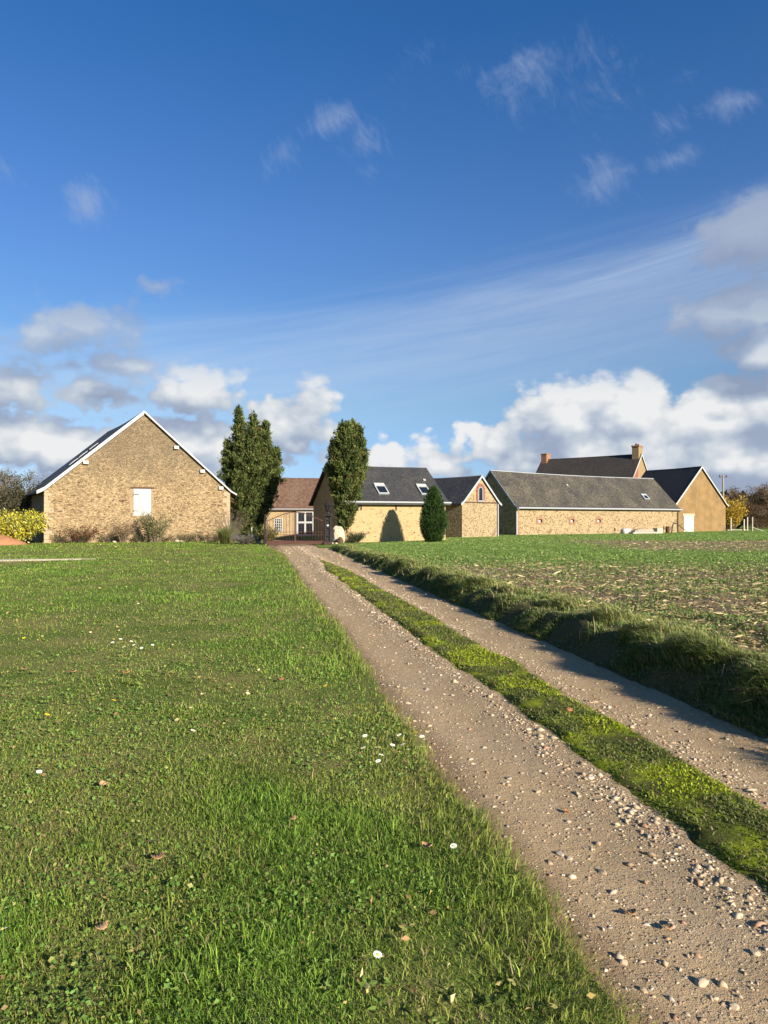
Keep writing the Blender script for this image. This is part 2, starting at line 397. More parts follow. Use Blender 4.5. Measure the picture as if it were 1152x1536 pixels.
def slate_mat(name, c0, c1, lichen=(.30, .27, .20), lich=.25, w=.22, h=.16, moss=0.0, rough=.62):
    m, N = newmat(name)
    uv = uvs(N)
    b = N.n('ShaderNodeTexBrick', offset=.5)
    N.put(b.inputs['Vector'], N.v('ADD', uv, N.v('SCALE', N.v('SUBTRACT', N.noise(uv, 2.2, 3, .5, color=True), (.5, .5, .5)), scale=.03)))
    for k, v in (('Color1', (0, 0, 0, 1)), ('Color2', (1, 1, 1, 1)), ('Mortar', (.5, .5, .5, 1)), ('Scale', 1), ('Mortar Size', .008), ('Mortar Smooth', .2), ('Bias', 0), ('Brick Width', w), ('Row Height', h)):
        N.put(b.inputs[k], v)
    f = N.m('ADD', N.m('MULTIPLY', N.xyz(b.outputs[0])[0], .6), N.m('MULTIPLY', N.noise(uv, 1.3, 5, .6), .4))
    c = N.mix(f, c0, c1)
    big = N.noise(uv, .5, 6, .68)
    li = N.m('MULTIPLY', N.step(N.m('ADD', N.noise(uv, 5, 6, .75), N.m('MULTIPLY', big, .6)), .72, .98), lich)
    c = N.mix(li, c, lichen)
    if moss: c = N.mix(N.m('MULTIPLY', N.step(N.noise(uv, 11, 4, .7), .60, .68), moss), c, (.45, .42, .34))
    c = N.mix(N.m('MULTIPLY', b.outputs[1], .75), c, tuple(v * .35 for v in c0))
    _, vy, _ = N.xyz(uv)
    saw = N.m('SUBTRACT', 1.0, N.m('FRACT', N.m('DIVIDE', vy, h)))
    ht = N.m('ADD', N.m('MULTIPLY', saw, .6), N.m('ADD', N.m('MULTIPLY', b.outputs[1], -.6), N.m('MULTIPLY', N.xyz(b.outputs[0])[0], .35)))
    finish(N, c, rough, bump=ht, bstr=.55, bdist=.02, spec=.25); return m

def brick_mat(name, c0=(.30, .10, .055), c1=(.42, .17, .09), mortar=(.45, .36, .26), w=.22, h=.065):
    m, N = newmat(name); uv = uvs(N)
    b = N.n('ShaderNodeTexBrick', offset=.5); N.put(b.inputs['Vector'], uv)
    for k, v in (('Color1', (*c0, 1)), ('Color2', (*c1, 1)), ('Mortar', (*mortar, 1)), ('Scale', 1), ('Mortar Size', .010), ('Mortar Smooth', .2), ('Bias', 0), ('Brick Width', w), ('Row Height', h)):
        N.put(b.inputs[k], v)
    n = N.noise(uv, 18, 4, .6)
    c = N.mix(N.m('MULTIPLY', N.step(n, .45, .8), .5), b.outputs[0], (.16, .09, .06))
    finish(N, c, .9, bump=N.m('ADD', N.m('MULTIPLY', b.outputs[1], -.7), N.m('MULTIPLY', n, .4)), bstr=.6, bdist=.012, spec=.1); return m

MAT = {}
MAT['barn_stone'] = stone_mat('rubble_barn', [(.30, .20, .095), (.36, .245, .125), (.22, .15, .08), (.42, .30, .16), (.32, .22, .12), (.46, .34, .20), (.155, .10, .06), (.36, .26, .15)],
                              (.42, .30, .162), cover=.38, scale=10.5, bump=1.0, stain=.66, stain_z=(2.9, 6.2), stain_col=(.175, .135, .088))
MAT['cream_stone'] = stone_mat('rubble_cream', [(.36, .26, .14), (.22, .155, .09), (.44, .34, .20), (.16, .115, .07), (.38, .28, .17), (.26, .19, .12)], (.40, .295, .165), cover=.34, scale=10, bump=.7)
MAT['long_stone'] = stone_mat('rubble_long', [(.40, .29, .16), (.19, .125, .07), (.46, .35, .21), (.13, .085, .055), (.40, .30, .18), (.30, .21, .12)], (.375, .275, .15), cover=.40, scale=9, bump=.7)
MAT['house_stone'] = stone_mat('rubble_longere', [(.40, .28, .13), (.31, .22, .11), (.44, .33, .17), (.25, .18, .10)], (.42, .298, .152), cover=.66, scale=8.5, bump=.5)
m, N = newmat('ochre_render'); uv = uvs(N)
st = N.noise(N.v('MULTIPLY', uv, (3.2, .28, 1)), 1.0, 6, .65); bl = N.noise(uv, .8, 5, .65); fi = N.noise(uv, 14, 5, .7)
c = N.mix(N.step(bl, .32, .70), (.185, .118, .054), (.285, .177, .076)); c = N.mix(N.m('MULTIPLY', N.step(st, .46, .70), .50), c, (.17, .115, .060))
c = N.mix(N.m('MULTIPLY', N.step(fi, .50, .74), .40), c, (.42, .29, .145)); c = N.mix(N.m('MULTIPLY', N.step(fi, .48, .30), .35), c, (.14, .090, .045))
finish(N, c, .92, bump=fi, bstr=.35, bdist=.03, spec=.1); MAT['ochre'] = m
MAT['tan'] = stone_mat('tan_render', [(.36, .25, .13), (.32, .21, .11), (.4, .29, .16)], (.28, .195, .105), cover=.9, scale=5, bump=.4)
MAT['slate_dark'] = slate_mat('slate_dark', (.034, .028, .023), (.066, .055, .046), lich=.22, lichen=(.13, .11, .08))
MAT['slate_blue'] = slate_mat('slate_blue', (.029, .029, .030), (.054, .053, .052), lich=.25, lichen=(.16, .14, .10))
MAT['slate_old'] = slate_mat('slate_old', (.030, .027, .023), (.074, .065, .052), lich=.60, lichen=(.22, .18, .115), moss=.7)
MAT['tile_red'] = slate_mat('tile_red', (.070, .038, .026), (.215, .118, .072), lich=.35, lichen=(.30, .22, .15), w=.17, h=.11, rough=.85)
MAT['brick'] = brick_mat('brick_orange', (.25, .095, .050), (.36, .17, .095), (.30, .22, .15))
MAT['brick_red'] = brick_mat('brick_red', (.20, .050, .036), (.30, .090, .058), (.26, .15, .105))
MAT['white'] = plain('white_paint', (.43, .42, .385), .55, var=.04, scale=3)
MAT['zinc'] = plain('zinc', (.33, .335, .34), .45, .5, var=.08)
MAT['grey_board'] = plain('grey_board', (.36, .37, .38), .6, var=.06)
MAT['iron'] = plain('rusty_iron', (.050, .022, .016), .65, .4, var=.3, scale=14)
MAT['rust'] = plain('rust_red_iron', (.085, .036, .025), .75, .3, var=.25, scale=10)
MAT['dark_iron'] = plain('dark_iron', (.018, .014, .012), .55, .4, var=.3, scale=14)
MAT['wood'] = plain('weathered_wood', (.30, .24, .17), .85, .15, var=.25, scale=12, bump=.3)
MAT['dark_wood'] = plain('dark_wood', (.10, .055, .035), .85, .15, var=.25, scale=12, bump=.3)
MAT['pale_post'] = plain('pale_post', (.46, .40, .30), .8, .15, var=.12, scale=9)
MAT['concrete'] = plain('grey_stone_slab', (.36, .32, .25), .9, .1, var=.25, scale=5, bump=.6)
MAT['pale_stone'] = plain('pale_limestone', (.48, .39, .27), .9, .1, var=.18, scale=5, bump=.5)
MAT['bark'] = plain('bark', (.085, .062, .042), .95, .05, var=.4, scale=16, bump=.8)
MAT['twig'] = plain('twig_bark', (.16, .125, .085), .95, .05, var=.3, scale=8)
m, N = newmat('window_glass'); finish(N, (.012, .016, .022), .08, spec=.6); MAT['glass'] = m
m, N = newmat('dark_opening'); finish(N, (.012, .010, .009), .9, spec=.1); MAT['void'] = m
MAT['leaf'] = leaf_mat('leaves')
MAT['conifer'] = leaf_mat('conifer_sprays', trans=.12, rough=.75, spec=.12)
MAT['grass'] = leaf_mat('grass_blades', trans=.35, rough=.55, spec=.25)
MAT['dry'] = leaf_mat('dry_straw', trans=.15, rough=.8, spec=.1)
MAT['pebble'] = leaf_mat('pebbles', trans=0, rough=.9, spec=.15)

# ------------------------------------------------------------------ lie of the land (metres; the track runs up the middle)
def uv_of(x, y): return .984 * x + .177 * y, -.177 * x + .984 * y
def xy_of(u, v): return .984 * u - .177 * v, .177 * u + .984 * v
def h_field(x, y):
    u, v = uv_of(x, y)
    top = .27 * (1 - sstep(y, 3, 75)) + .03
    over = np.maximum(0, v - 37)
    wid = .55 + .25 * over
    ins = sstep(u - (3.55 + .6 * over), 0, np.minimum(wid, 2.2))
    out = -.045 + .075 * sstep(v, 36.5, 38.5)
    return out + (top - out) * ins
def gz(x, y):
    u, v = uv_of(x, y)
    return float(h_field(x, y)) if u > 4.4 else 0.02

# ------------------------------------------------------------------ gabled farm buildings
# local frame: the near gable lies on y = 0 from x = 0 to x = W, the ridge runs along +y
def house(name, label, cat, P0, az, W, L, he, hr, wall, roof, ove=.25, ovv=.18, t=.10, ridge=None, group=None, flare=.35, sag=.04, seed=1, base=-.4):
    root = thing(name, label, cat, (P0[0], P0[1], 0), R(90 - az), group)
    MB().prism([(0, base), (W, base), (W, he), (W / 2, hr), (0, he)], 0, L).build('wall', wall, root)
    m = (hr - he) / (W / 2)
    ny, nx = max(4, int(L / .45)), 12
    ys = np.linspace(-ovv, L + ovv, ny + 1); V, F = [], []
    for side in (0, 1):
        ts = np.linspace(0, 1, nx + 1); xs = -ove + ts * (W / 2 + ove)
        zu = np.where(xs < 0, he + m * xs * (1 - flare), he + m * xs)
        X, Y = np.meshgrid(xs, ys); Z = np.meshgrid(zu, ys)[0]
        T = Z + t * math.sqrt(1 + m * m) + (fbm(X + seed * 9.1 + side * 31, Y, .8, 3) - .5) * .06 - sag * np.sin(np.pi * np.clip(Y / L, 0, 1)) * (.3 + .7 * np.clip(X / (W / 2), 0, 1))
        X2 = X if side == 0 else W - X; o = len(V); n = (ny + 1) * (nx + 1)
        V += list(np.stack([X2, Y, T], -1).reshape(-1, 3)) + list(np.stack([X2, Y, Z], -1).reshape(-1, 3))
        k = lambda j, i: o + j * (nx + 1) + i
        for j in range(ny):
            for i in range(nx):
                F.append((k(j, i), k(j, i + 1), k(j + 1, i + 1), k(j + 1, i)))
                F.append((n + k(j, i), n + k(j + 1, i), n + k(j + 1, i + 1), n + k(j, i + 1)))
        for i in range(nx):
            F += [(k(0, i), n + k(0, i), n + k(0, i + 1), k(0, i + 1)), (k(ny, i), k(ny, i + 1), n + k(ny, i + 1), n + k(ny, i))]
        for j in range(ny):
            F += [(k(j, 0), k(j + 1, 0), n + k(j + 1, 0), n + k(j, 0)), (k(j, nx), n + k(j, nx), n + k(j + 1, nx), k(j + 1, nx))]
    ro = MB().add([tuple(v) for v in V], F).build('roof', roof, root)
    T0 = t * math.sqrt(1 + m * m)
    if ridge is not None:
        n = 10; pts = [(W / 2, y, hr + T0 - .03 - sag * math.sin(math.pi * min(1, max(0, y / L)))) for y in np.linspace(-ovv - .02, L + ovv + .02, n)]
        MB().tube(pts, .055, 8).build('ridge_cap', ridge, ro)
    root['_'] = 0; del root['_']
    return root, ro, m, T0

def frame_gable(W):                 # s along x, n outward = -y
    return Matrix(((1, 0, 0, 0), (0, -1, 0, 0), (0, 0, 1, 0), (0, 0, 0, 1)))
def frame_long(W):                  # the wall on x = W: s along y, n outward = +x
    return Matrix(((0, 1, 0, W), (1, 0, 0, 0), (0, 0, 1, 0), (0, 0, 0, 1)))
def slope_frame(W, he, m, T0):      # right-hand roof slope: s along y, n out of the slope, q up the slope (from the eave line)
    c = 1 / math.sqrt(1 + m * m); s = m * c
    return Matrix(((0, s, -c, W), (1, 0, 0, 0), (0, c, s, he + T0), (0, 0, 0, 1)))
def verge(root, W, he, hr, ove, ovv, m, T0, mat, hl=.22, hr_=.22, flare=.35, y=None, out=.03):
    y0 = -ovv - out if y is None else y
    y1 = y0 + out - .002
    ze = he - m * ove * (1 - flare) + T0 + .02; zr = hr + T0 + .03; x0 = -ove - .02
    MB().prism([(x0, ze), (0, he + T0 + .025), (W / 2, zr), (W / 2, zr - hl * 1.25), (0, he + T0 - hl), (x0, ze - hl)], y0, y1).build('verge_board', mat, root)
    MB().prism([(W - x0, ze), (W, he + T0 + .025), (W / 2 + .002, zr), (W / 2 + .002, zr - hr_ * 1.25), (W, he + T0 - hr_), (W - x0, ze - hr_)], y0 + .003, y1).build('verge_board', mat, root)
def quoins(root, M, W, z1, seed, mat, sides=(0, 1)):
    r = random.Random(seed)
    for sd in sides:
        q = MB(M); z = 0.0; k = 0
        while z < z1 - .2:
            h = r.uniform(.16, .34); w = r.uniform(.22, .34) if k % 2 else r.uniform(.36, .55)
            a, b = (-.006, w) if sd == 0 else (W - w, W + .006)
            q.box(a, b, -.02, .012, z + .012, z + h - .012); z += h; k += 1
        q.build('quoin', mat, root, bevel=.012)

# --- the big barn on the left
W, L = 12.03, 13.0
barn, ro, m_, T0 = house('stone_barn', 'big rubble stone barn with a wide sunlit gable and one white shutter', 'barn', (-21.3, 44.5), 59, W, L, 3.40, 8.62, MAT['barn_stone'], MAT['slate_dark'], ove=.42, ovv=.20, sag=.10, ridge=MAT['zinc'], seed=3)
verge(barn, W, 3.40, 8.62, .42, .20, m_, T0, MAT['white'], .21, .10)
G = frame_gable(W)
sh = MB(G)
for k in range(7): sh.box(5.385 + k * .165, 5.385 + k * .165 + .153, .015, .05 + .002 * (k % 2), 1.80, 3.55)
sh = sh.build('shutter', MAT['white'], barn, bevel=.004)
MB(G).box(5.355, 6.570, -.02, .010, 1.79, 3.575).build('shutter_gap_shade', MAT['void'], barn)  # dark plate; the shade of the gap round the shutter is its colour
for z in (3.16, 2.08): MB(G).box(5.352, 5.72, .083, .092, z - .02, z + .02).build('hinge', MAT['dark_iron'], sh)
for z in (3.22, 2.02): MB(G).box(5.40, 6.53, .052, .082, z, z + .12).build('batten', MAT['white'], sh, bevel=.006)
MB(G).box(5.60, 5.635, .052, .066, 2.70, 2.78).build('shutter_hook', MAT['dark_iron'], sh)
MB(G).box(5.30, 6.64, -.05, .10, 1.70, 1.79).build('window_sill', MAT['pale_stone'], barn, bevel=.015)
r = random.Random(5); mj = plain('brown_jamb', (.30, .21, .115), .9, .1, var=.3, scale=9)
for a in (0, 1):
    jb = MB(G)
    for k in range(9):
        z = 1.82 + k * .19; w = r.uniform(.05, .24); jb.box(*((5.37 - w, 5.37) if a == 0 else (6.55, 6.55 + w)), -.02, .014, z, z + .192)
    jb.build('window_jamb', mj, barn)
MB(G).box(5.2, 6.75, -.02, .018, 3.57, 3.68).build('lintel', MAT['dark_wood'], barn)
quoins(barn, G, W, 3.4, 11, plain('weathered_quoin', (.37, .275, .175), .9, .1, var=.2, scale=4, bump=.4))
for f, sd in ((.60, 0), (.36, 1), (.66, 1), (.88, 1)):           # white ends of the purlins under the verge
    x = W / 2 * (1 - f); z = 8.62 - m_ * (W / 2 - x)
    x = x if sd == 0 else W - x
    MB(G).box(x - .16, x + .16, .0, .22, z - .42, z - .20).build('purlin_end', MAT['white'], barn, bevel=.01)
PM = Matrix(((0, -math.sqrt(1 / (1 + m_ * m_)) * m_, math.sqrt(1 / (1 + m_ * m_)), 0), (1, 0, 0, 0), (0, math.sqrt(1 / (1 + m_ * m_)), math.sqrt(1 / (1 + m_ * m_)) * m_, 3.40 + T0), (0, 0, 0, 1)))
for q, y in ((2.55, 3.6), (3.35, 3.6), (4.25, 3.6)):
    MB(PM).add([(y, .03, q), (y + 2.0, .03, q + .62), (y, .03, q + .75), (y, .06, q), (y + 2.0, .06, q + .62), (y, .06, q + .75)], [(0, 1, 2), (5, 4, 3), (0, 3, 4, 1), (1, 4, 5, 2), (2, 5, 3, 0)]).build('roof_patch', MAT['white'], ro)
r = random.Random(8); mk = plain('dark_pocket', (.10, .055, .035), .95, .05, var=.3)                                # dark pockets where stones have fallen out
for _ in range(26):
    x, z = r.uniform(.8, 11.4), r.uniform(2.2, 3.9) if r.random() < .75 else r.uniform(.6, 4.8)
    if 4.9 < x < 7: continue
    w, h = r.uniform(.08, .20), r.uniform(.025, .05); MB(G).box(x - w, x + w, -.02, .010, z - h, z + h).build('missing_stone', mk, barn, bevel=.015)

# --- tile-roofed range behind the gate
W, L = 6.0, 8.2
tile, ro, m_, T0 = house('tiled_cottage', 'low cream cottage with a brown tile roof behind the iron gate', 'cottage', (-11.0, 67.4), 178, W, L, 2.42, 5.15, MAT['house_stone'], MAT['tile_red'], ove=.28, ovv=.1, ridge=MAT['tile_red'], seed=7, sag=.08)
Fl = frame_long(W)
MB(Fl).tube([(-.1, .30, 2.36), (L + .1, .30, 2.36)], .055, 8).build('gutter', MAT['zinc'], tile)
def glazing(root, M, s0, s1, z0, z1, cols, rows, fw=.07, bw=.035, mat=None, name='window', out=.05):
    mat = mat or MAT['white']
    w = MB(M).box(s0, s1, out - .05, out, z0, z0 + fw).box(s0, s1, out - .05, out, z1 - fw, z1)
    for k in range(cols + 1):
        x = s0 + (s1 - s0 - fw) * k / cols; ww = fw if k in (0, cols) else bw
        w.box(x + (fw - ww) / 2, x + (fw + ww) / 2, out - .045, out - .003, z0 + fw, z1 - fw)
    for k in range(1, rows):
        z = z0 + (z1 - z0) * k / rows; w.box(s0 + fw, s1 - fw, out - .044, out - .006, z - bw / 2, z + bw / 2)
    o = w.build(name, mat, root)
    MB(M).box(s0 + .02, s1 - .02, -.03, .012, z0 + .02, z1 - .02).build('pane', MAT['glass'], o)
    return o
glazing(tile, Fl, 1.30, 2.02, .42, 1.58, 4, 5, .07, .05)
gl = glazing(tile, Fl, 3.22, 5.40, .06, 2.22, 3, 1, .14, .14, name='glazed_bay', out=.07)
MB(Fl).box(3.22, 5.40, .02, .085, 1.14, 1.30).build('transom', MAT['white'], gl)
for s in (.75, 2.25, 2.6, 2.95): MB(Fl).box(s, s + .11, -.02, .015, -.2, 2.35).build('timber_post', MAT['wood'], tile)
MB(Fl).box(5.42, 8.1, -.02, .02, .0, 2.3).build('dark_boarding', MAT['dark_wood'], tile)

# --- the longere with roof windows
W, L = 6.5, 7.33
lg, ro, m_, T0 = house('slate_roofed_longhouse', 'cream stone farm wing with two roof windows behind the clipped yew', 'farmhouse wing', (-5.13, 51.64), 156, W, L, 2.68, 5.12, MAT['house_stone'], MAT['slate_blue'], ove=.38, ovv=.22, ridge=MAT['slate_blue'], seed=11, flare=.3)
Fl = frame_long(W); S = slope_frame(W, 2.68, m_, T0)
verge(lg, W, 2.68, 5.12, .38, .22, m_, T0, MAT['dark_wood'], .16, .16, flare=.3)
MB(Fl).tube([(-.2, .44, 2.63), (L + .2, .44, 2.63)], .065, 8).build('gutter', MAT['zinc'], lg)
for s in (2.55, 5.75):
    fr = MB(S).ring([(s, .62), (s + .78, .62), (s + .78, 1.75), (s, 1.75), (s, .62)], [(s + .08, .72), (s + .70, .72), (s + .70, 1.50), (s + .08, 1.50), (s + .08, .72)], .0, .09).build('roof_window', MAT['grey_board'], lg)
    MB(S).box(s + .07, s + .71, .01, .05, .71, 1.52).build('pane', MAT['glass'], fr)
    MB(S).box(s + .02, s + .76, .0, .11, 1.55, 1.82).build('blind_box', MAT['white'], fr)
MB(S).box(6.6, 6.78, .0, .08, 2.35, 2.50).build('roof_vent', MAT['white'], lg)
for s in (1.05, 3.55, 5.85): MB(Fl).box(s, s + .10, .0, .05, 2.12, 2.55).build('wall_bracket', MAT['dark_iron'], lg)
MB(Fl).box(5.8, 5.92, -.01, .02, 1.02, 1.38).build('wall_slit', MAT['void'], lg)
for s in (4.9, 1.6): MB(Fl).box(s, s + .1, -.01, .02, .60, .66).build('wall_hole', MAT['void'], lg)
quoins(lg, Fl, L, 2.6, 31, MAT['house_stone'], (1,))

# --- little gabled outbuilding with the arched opening
W, L = 4.57, 7.0
ob, ro, m_, T0 = house('arched_window_outbuilding', 'narrow stone outbuilding whose gable has a small arched brick window', 'outbuilding', (6.15, 56), 47, W, L, 2.78, 4.92, MAT['cream_stone'], MAT['slate_blue'], ove=.28, ovv=.16, ridge=MAT['zinc'], seed=17)
verge(ob, W, 2.78, 4.92, .28, .16, m_, T0, MAT['grey_board'], .17, .17)
G = frame_gable(W)
def arch(x, z0, w, h, n=10):
    r_ = w / 2; zs = z0 + h - r_
    return [(x - r_, z0)] + [(x - r_ * math.cos(math.pi * k / n), zs + r_ * math.sin(math.pi * k / n)) for k in range(n + 1)] + [(x + r_, z0)]
xa = W / 2
aw = MB(G).ring(arch(xa, 3.02, 1.04, 1.36), arch(xa, 3.02, .62, 1.12), -.02, .05).build('arched_window', MAT['brick_red'], ob)
MB(G).prism(arch(xa, 3.02, .60, 1.10), -.02, .012).build('pane', MAT['glass'], aw)
MB(G).ring(arch(xa, 3.03, .60, 1.10), arch(xa, 3.10, .46, .98), .0, .035).build('window_frame', MAT['grey_board'], aw)
MB(G).box(xa - .42, xa + .42, -.02, .085, 2.93, 3.015).build('window_sill', MAT['grey_board'], aw)
MB(G).box(.1, W - .1, -.02, .035, 2.80, 2.90).build('string_course', MAT['dark_wood'], ob)
MB(G).box(W - .16, W - .06, .02, .12, -.1, 2.75).build('downpipe', MAT['zinc'], ob)

# --- the long barn
W, L = 6.6, 25.0
lb, ro, m_, T0 = house('long_stone_barn', 'long low stone barn with three small brick vents and a mossy grey slate roof', 'barn', (8.39, 70.46), 145.8, W, L, 2.60, 6.02, MAT['long_stone'], MAT['slate_old'], ove=.32, ovv=.14, ridge=MAT['zinc'], seed=23, sag=.12, flare=.45)
verge(lb, W, 2.60, 6.02, .32, .14, m_, T0, MAT['grey_board'], .18, .18, flare=.45)
Fl = frame_long(W); S = slope_frame(W, 2.60, m_, T0)
MB(Fl).tube([(-.1, .40, 2.52), (L + .15, .40, 2.52)], .085, 8).build('gutter', MAT['zinc'], lb)
MB(Fl).tube([(-.05, .38, 2.46), (-.05, .12, 2.2), (-.05, .12, 0)], .075, 8).build('downpipe', MAT['zinc'], lb)
MB(Fl).tube([(L - .25, .38, 2.46), (L - .25, .10, 2.2), (L - .25, .10, 0)], .05, 8).build('downpipe', MAT['dark_iron'], lb)
for s in (3.1, 7.55, 11.5):
    o_ = [(s - .46, 1.02), (s - .46, 1.62), (s, 1.72), (s + .46, 1.62), (s + .46, 1.02), (s - .46, 1.02)]
    i_ = [(s - .25, 1.18), (s - .25, 1.46), (s, 1.50), (s + .25, 1.46), (s + .25, 1.18), (s - .25, 1.18)]
    v_ = MB(Fl).ring(o_, i_, -.02, .05).build('vent_opening', MAT['brick'], lb)
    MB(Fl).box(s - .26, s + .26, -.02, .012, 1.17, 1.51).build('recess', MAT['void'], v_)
    MB(Fl).box(s - .24, s + .03, .004, .03, 1.19, 1.40).build('vent_shutter', MAT['white'], v_)
MB(S).box(20.1, 21.0, .0, .10, 1.2, 2.0).build('roof_window', MAT['grey_board'], lb)
MB(S).box(20.25, 20.85, .08, .108, 1.28, 1.75).build('pane', MAT['glass'], lb)
MB(S).box(9.1, 9.3, .0, .06, 2.9, 3.1).build('roof_vent', MAT['white'], lb)
quoins(lb, Fl, L, 2.5, 41, MAT['brick'], (0,))
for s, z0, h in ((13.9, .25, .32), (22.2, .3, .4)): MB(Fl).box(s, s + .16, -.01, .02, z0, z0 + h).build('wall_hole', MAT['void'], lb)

# --- ochre gabled barn on the right
W, L = 8.3, 8.35
ob2, ro, m_, T0 = house('ochre_gabled_barn', 'tall ochre rendered barn with a steep gable and a white double door', 'barn', (33.6, 82), 65, W, L, 3.15, 7.55, MAT['ochre'], MAT['slate_dark'], ove=.32, ovv=.2, ridge=MAT['slate_dark'], seed=29)
verge(ob2, W, 3.15, 7.55, .32, .2, m_, T0, MAT['white'], .22, .15)
G = frame_gable(W)
for a in (1.33, 2.15):
    d_ = MB(G)
    for k in range(5): d_.box(a + k * .16, a + k * .16 + .155, .012, .05 + .003 * (k % 2), -.05, 1.86)
    d_ = d_.build('door', MAT['white'], ob2)
    for z in (.3, 1.45): MB(G).box(a + .02, a + .76, .054, .075, z, z + .1).build('batten', MAT['white'], d_)
MB(G).box(1.18, 3.12, -.02, .05, 1.88, 2.10).build('lintel', plain('pink_lintel', (.58, .36, .24), .9, .1), ob2)

# --- farmhouse behind, roof and chimneys above the long barn
W, L = 8.0, 14.4
fh, ro, m_, T0 = house('farmhouse', 'farmhouse behind the long barn showing a dark roof and two chimneys', 'farmhouse', (31.8, 91.9), 40, W, L, 5.9, 10.05, MAT['tan'], MAT['slate_dark'], ove=.3, ovv=.15, ridge=MAT['slate_dark'], seed=37)
verge(fh, W, 5.9, 10.05, .3, .15, m_, T0, MAT['white'], .22, .22)
G = frame_gable(W)
MB(G).prism([(.05, 3.0), (2.9, 3.0), (2.9, 8.75), (.05, 5.75)], -.01, .03).build('brick_gable_panel', MAT['brick_red'], fh)
c1 = MB().box(W / 2 - .72, W / 2 + .72, .02, .95, 8.8, 11.1).build('chimney', MAT['tan'], fh, bevel=.02)
MB().box(W / 2 - .80, W / 2 + .80, -.06, 1.03, 11.1, 11.3).build('chimney_cap', MAT['brick'], c1, bevel=.02)
for dx in (-.4, .4): MB().lathe([(.13, 11.3), (.12, 11.55), (.10, 11.56)], 10, (W / 2 + dx, .5)).build('chimney_pot', MAT['dark_wood'], c1)
c2 = MB().box(W / 2 - .62, W / 2 + .62, L - .9, L - .02, 8.8, 10.85).build('chimney', MAT['brick'], fh, bevel=.02)
MB().box(W / 2 - .68, W / 2 + .68, L - .96, L + .04, 10.85, 11.0).build('chimney_cap', MAT['brick'], c2, bevel=.02)

# ------------------------------------------------------------------ gate, pillar, lantern
gate = thing('iron_gate', 'rust brown iron gate with an arched top across the end of the track', 'gate', (-6.86, 41.5, 0), 0)
GW = 3.36
def gtop(x): return 1.42 + .52 * math.sin(math.pi * min(1, max(0, x / GW))) ** 1.2
for k in (0, 1):
    x0, x1 = (0, GW / 2 - .01) if k == 0 else (GW / 2 + .01, GW)
    lf = MB().bar((x0 + .02, 0, .05), (x0 + .02, 0, gtop(x0) + .02), .045).bar((x1 - .02, 0, .05), (x1 - .02, 0, gtop(x1)), .045).bar((x0 + .045, 0, .08), (x1 - .045, 0, .08), .04).build('gate_leaf', MAT['rust'], gate)
    bars = MB(); n = 10
    for i in range(1, n):
        x = x0 + (x1 - x0) * i / n; bars.tube([(x, 0, .26), (x, 0, gtop(x) + .10), (x, 0, gtop(x) + .20)], [.009, .009, .002], 6)
    bars.build('gate_bars', MAT['rust'], lf)
    for z in (.78, .62, .10): MB().bar((x0, 0, z), (x1, 0, z), .022, .024).build('gate_rail', MAT['rust'], lf)
    rl = MB()
    xs = [x0 + (x1 - x0) * i / 10 for i in range(11)]
    for a, b in zip(xs, xs[1:]): rl.bar((a, 0, gtop(a)), (b, 0, gtop(b)), .03, .045)
    rl.build('top_rail', MAT['rust'], lf)
    pn = MB().box(x0 + .03, x1 - .03, -.012, .012, .12, .27)
    for i in range(12):
        x = x0 + .05 + (x1 - x0 - .1) * i / 11; pn.box(x - .012, x + .012, -.022, -.0125, .12, .27)
    pn.build('gate_panel', MAT['rust'], lf)
gp = thing('iron_gate_post', 'slim dark iron post at the left end of the arched gate', 'post', (-6.95, 41.5, 0))
MB().box(-.05, .05, -.05, .05, -.2, 1.62).build('shaft', MAT['dark_iron'], gp, bevel=.006)
MB().lathe([(.075, 1.62), (.08, 1.65), (.05, 1.70), (.06, 1.75), (.012, 1.84)], 12).build('finial', MAT['dark_iron'], gp)
pl = thing('gate_pillar', 'dark square gate pillar at the right of the iron gate', 'pillar', (-3.27, 41.55, 0))
for dx, dy in ((-.14, -.14), (.14, -.14), (.14, .14), (-.14, .14)): MB().box(dx - .035, dx + .035, dy - .035, dy + .035, -.2, 1.72).build('upright', MAT['dark_iron'], pl, bevel=.006)
MB().box(-.10, .10, -.10, .10, .2, 1.715).build('shaft', MAT['dark_iron'], pl, bevel=.006)
for z in (.55, 1.0, 1.45): MB().box(-.185, .185, -.185, .185, z, z + .04).build('collar', MAT['dark_iron'], pl, bevel=.006)
MB().box(-.24, .24, -.24, .24, -.05, .22).build('plinth', MAT['iron'], pl, bevel=.012)
MB().box(-.27, .27, -.27, .27, 1.72, 1.80).box(-.22, .22, -.22, .22, 1.80, 1.86).build('capstone', MAT['dark_iron'], pl, bevel=.012)
MB().box(-.06, .06, -.21, -.18, 1.12, 1.22).build('number_plate', MAT['white'], pl)
ln = thing('lantern', 'black lantern on top of the dark gate pillar', 'lantern', (-3.27, 41.55, 1.86))
MB().lathe([(.10, 0), (.05, .04), (.04, .10), (.12, .14), (.13, .16)], 12).build('lantern_foot', MAT['dark_iron'], ln)
lc = MB()
for a in range(6):
    c_, s_ = math.cos(a * math.pi / 3), math.sin(a * math.pi / 3); lc.bar((.12 * c_, .12 * s_, .16), (.20 * c_, .20 * s_, .48), .025)
lc.build('lantern_cage', MAT['dark_iron'], ln)
MB().lathe([(.095, .165), (.17, .475)], 6).build('lantern_glass', MAT['glass'], ln)
MB().lathe([(.25, .48), (.24, .50), (.13, .62), (.06, .66), (.03, .70), (.045, .73), (.008, .80)], 6).build('lantern_roof', MAT['dark_iron'], ln)

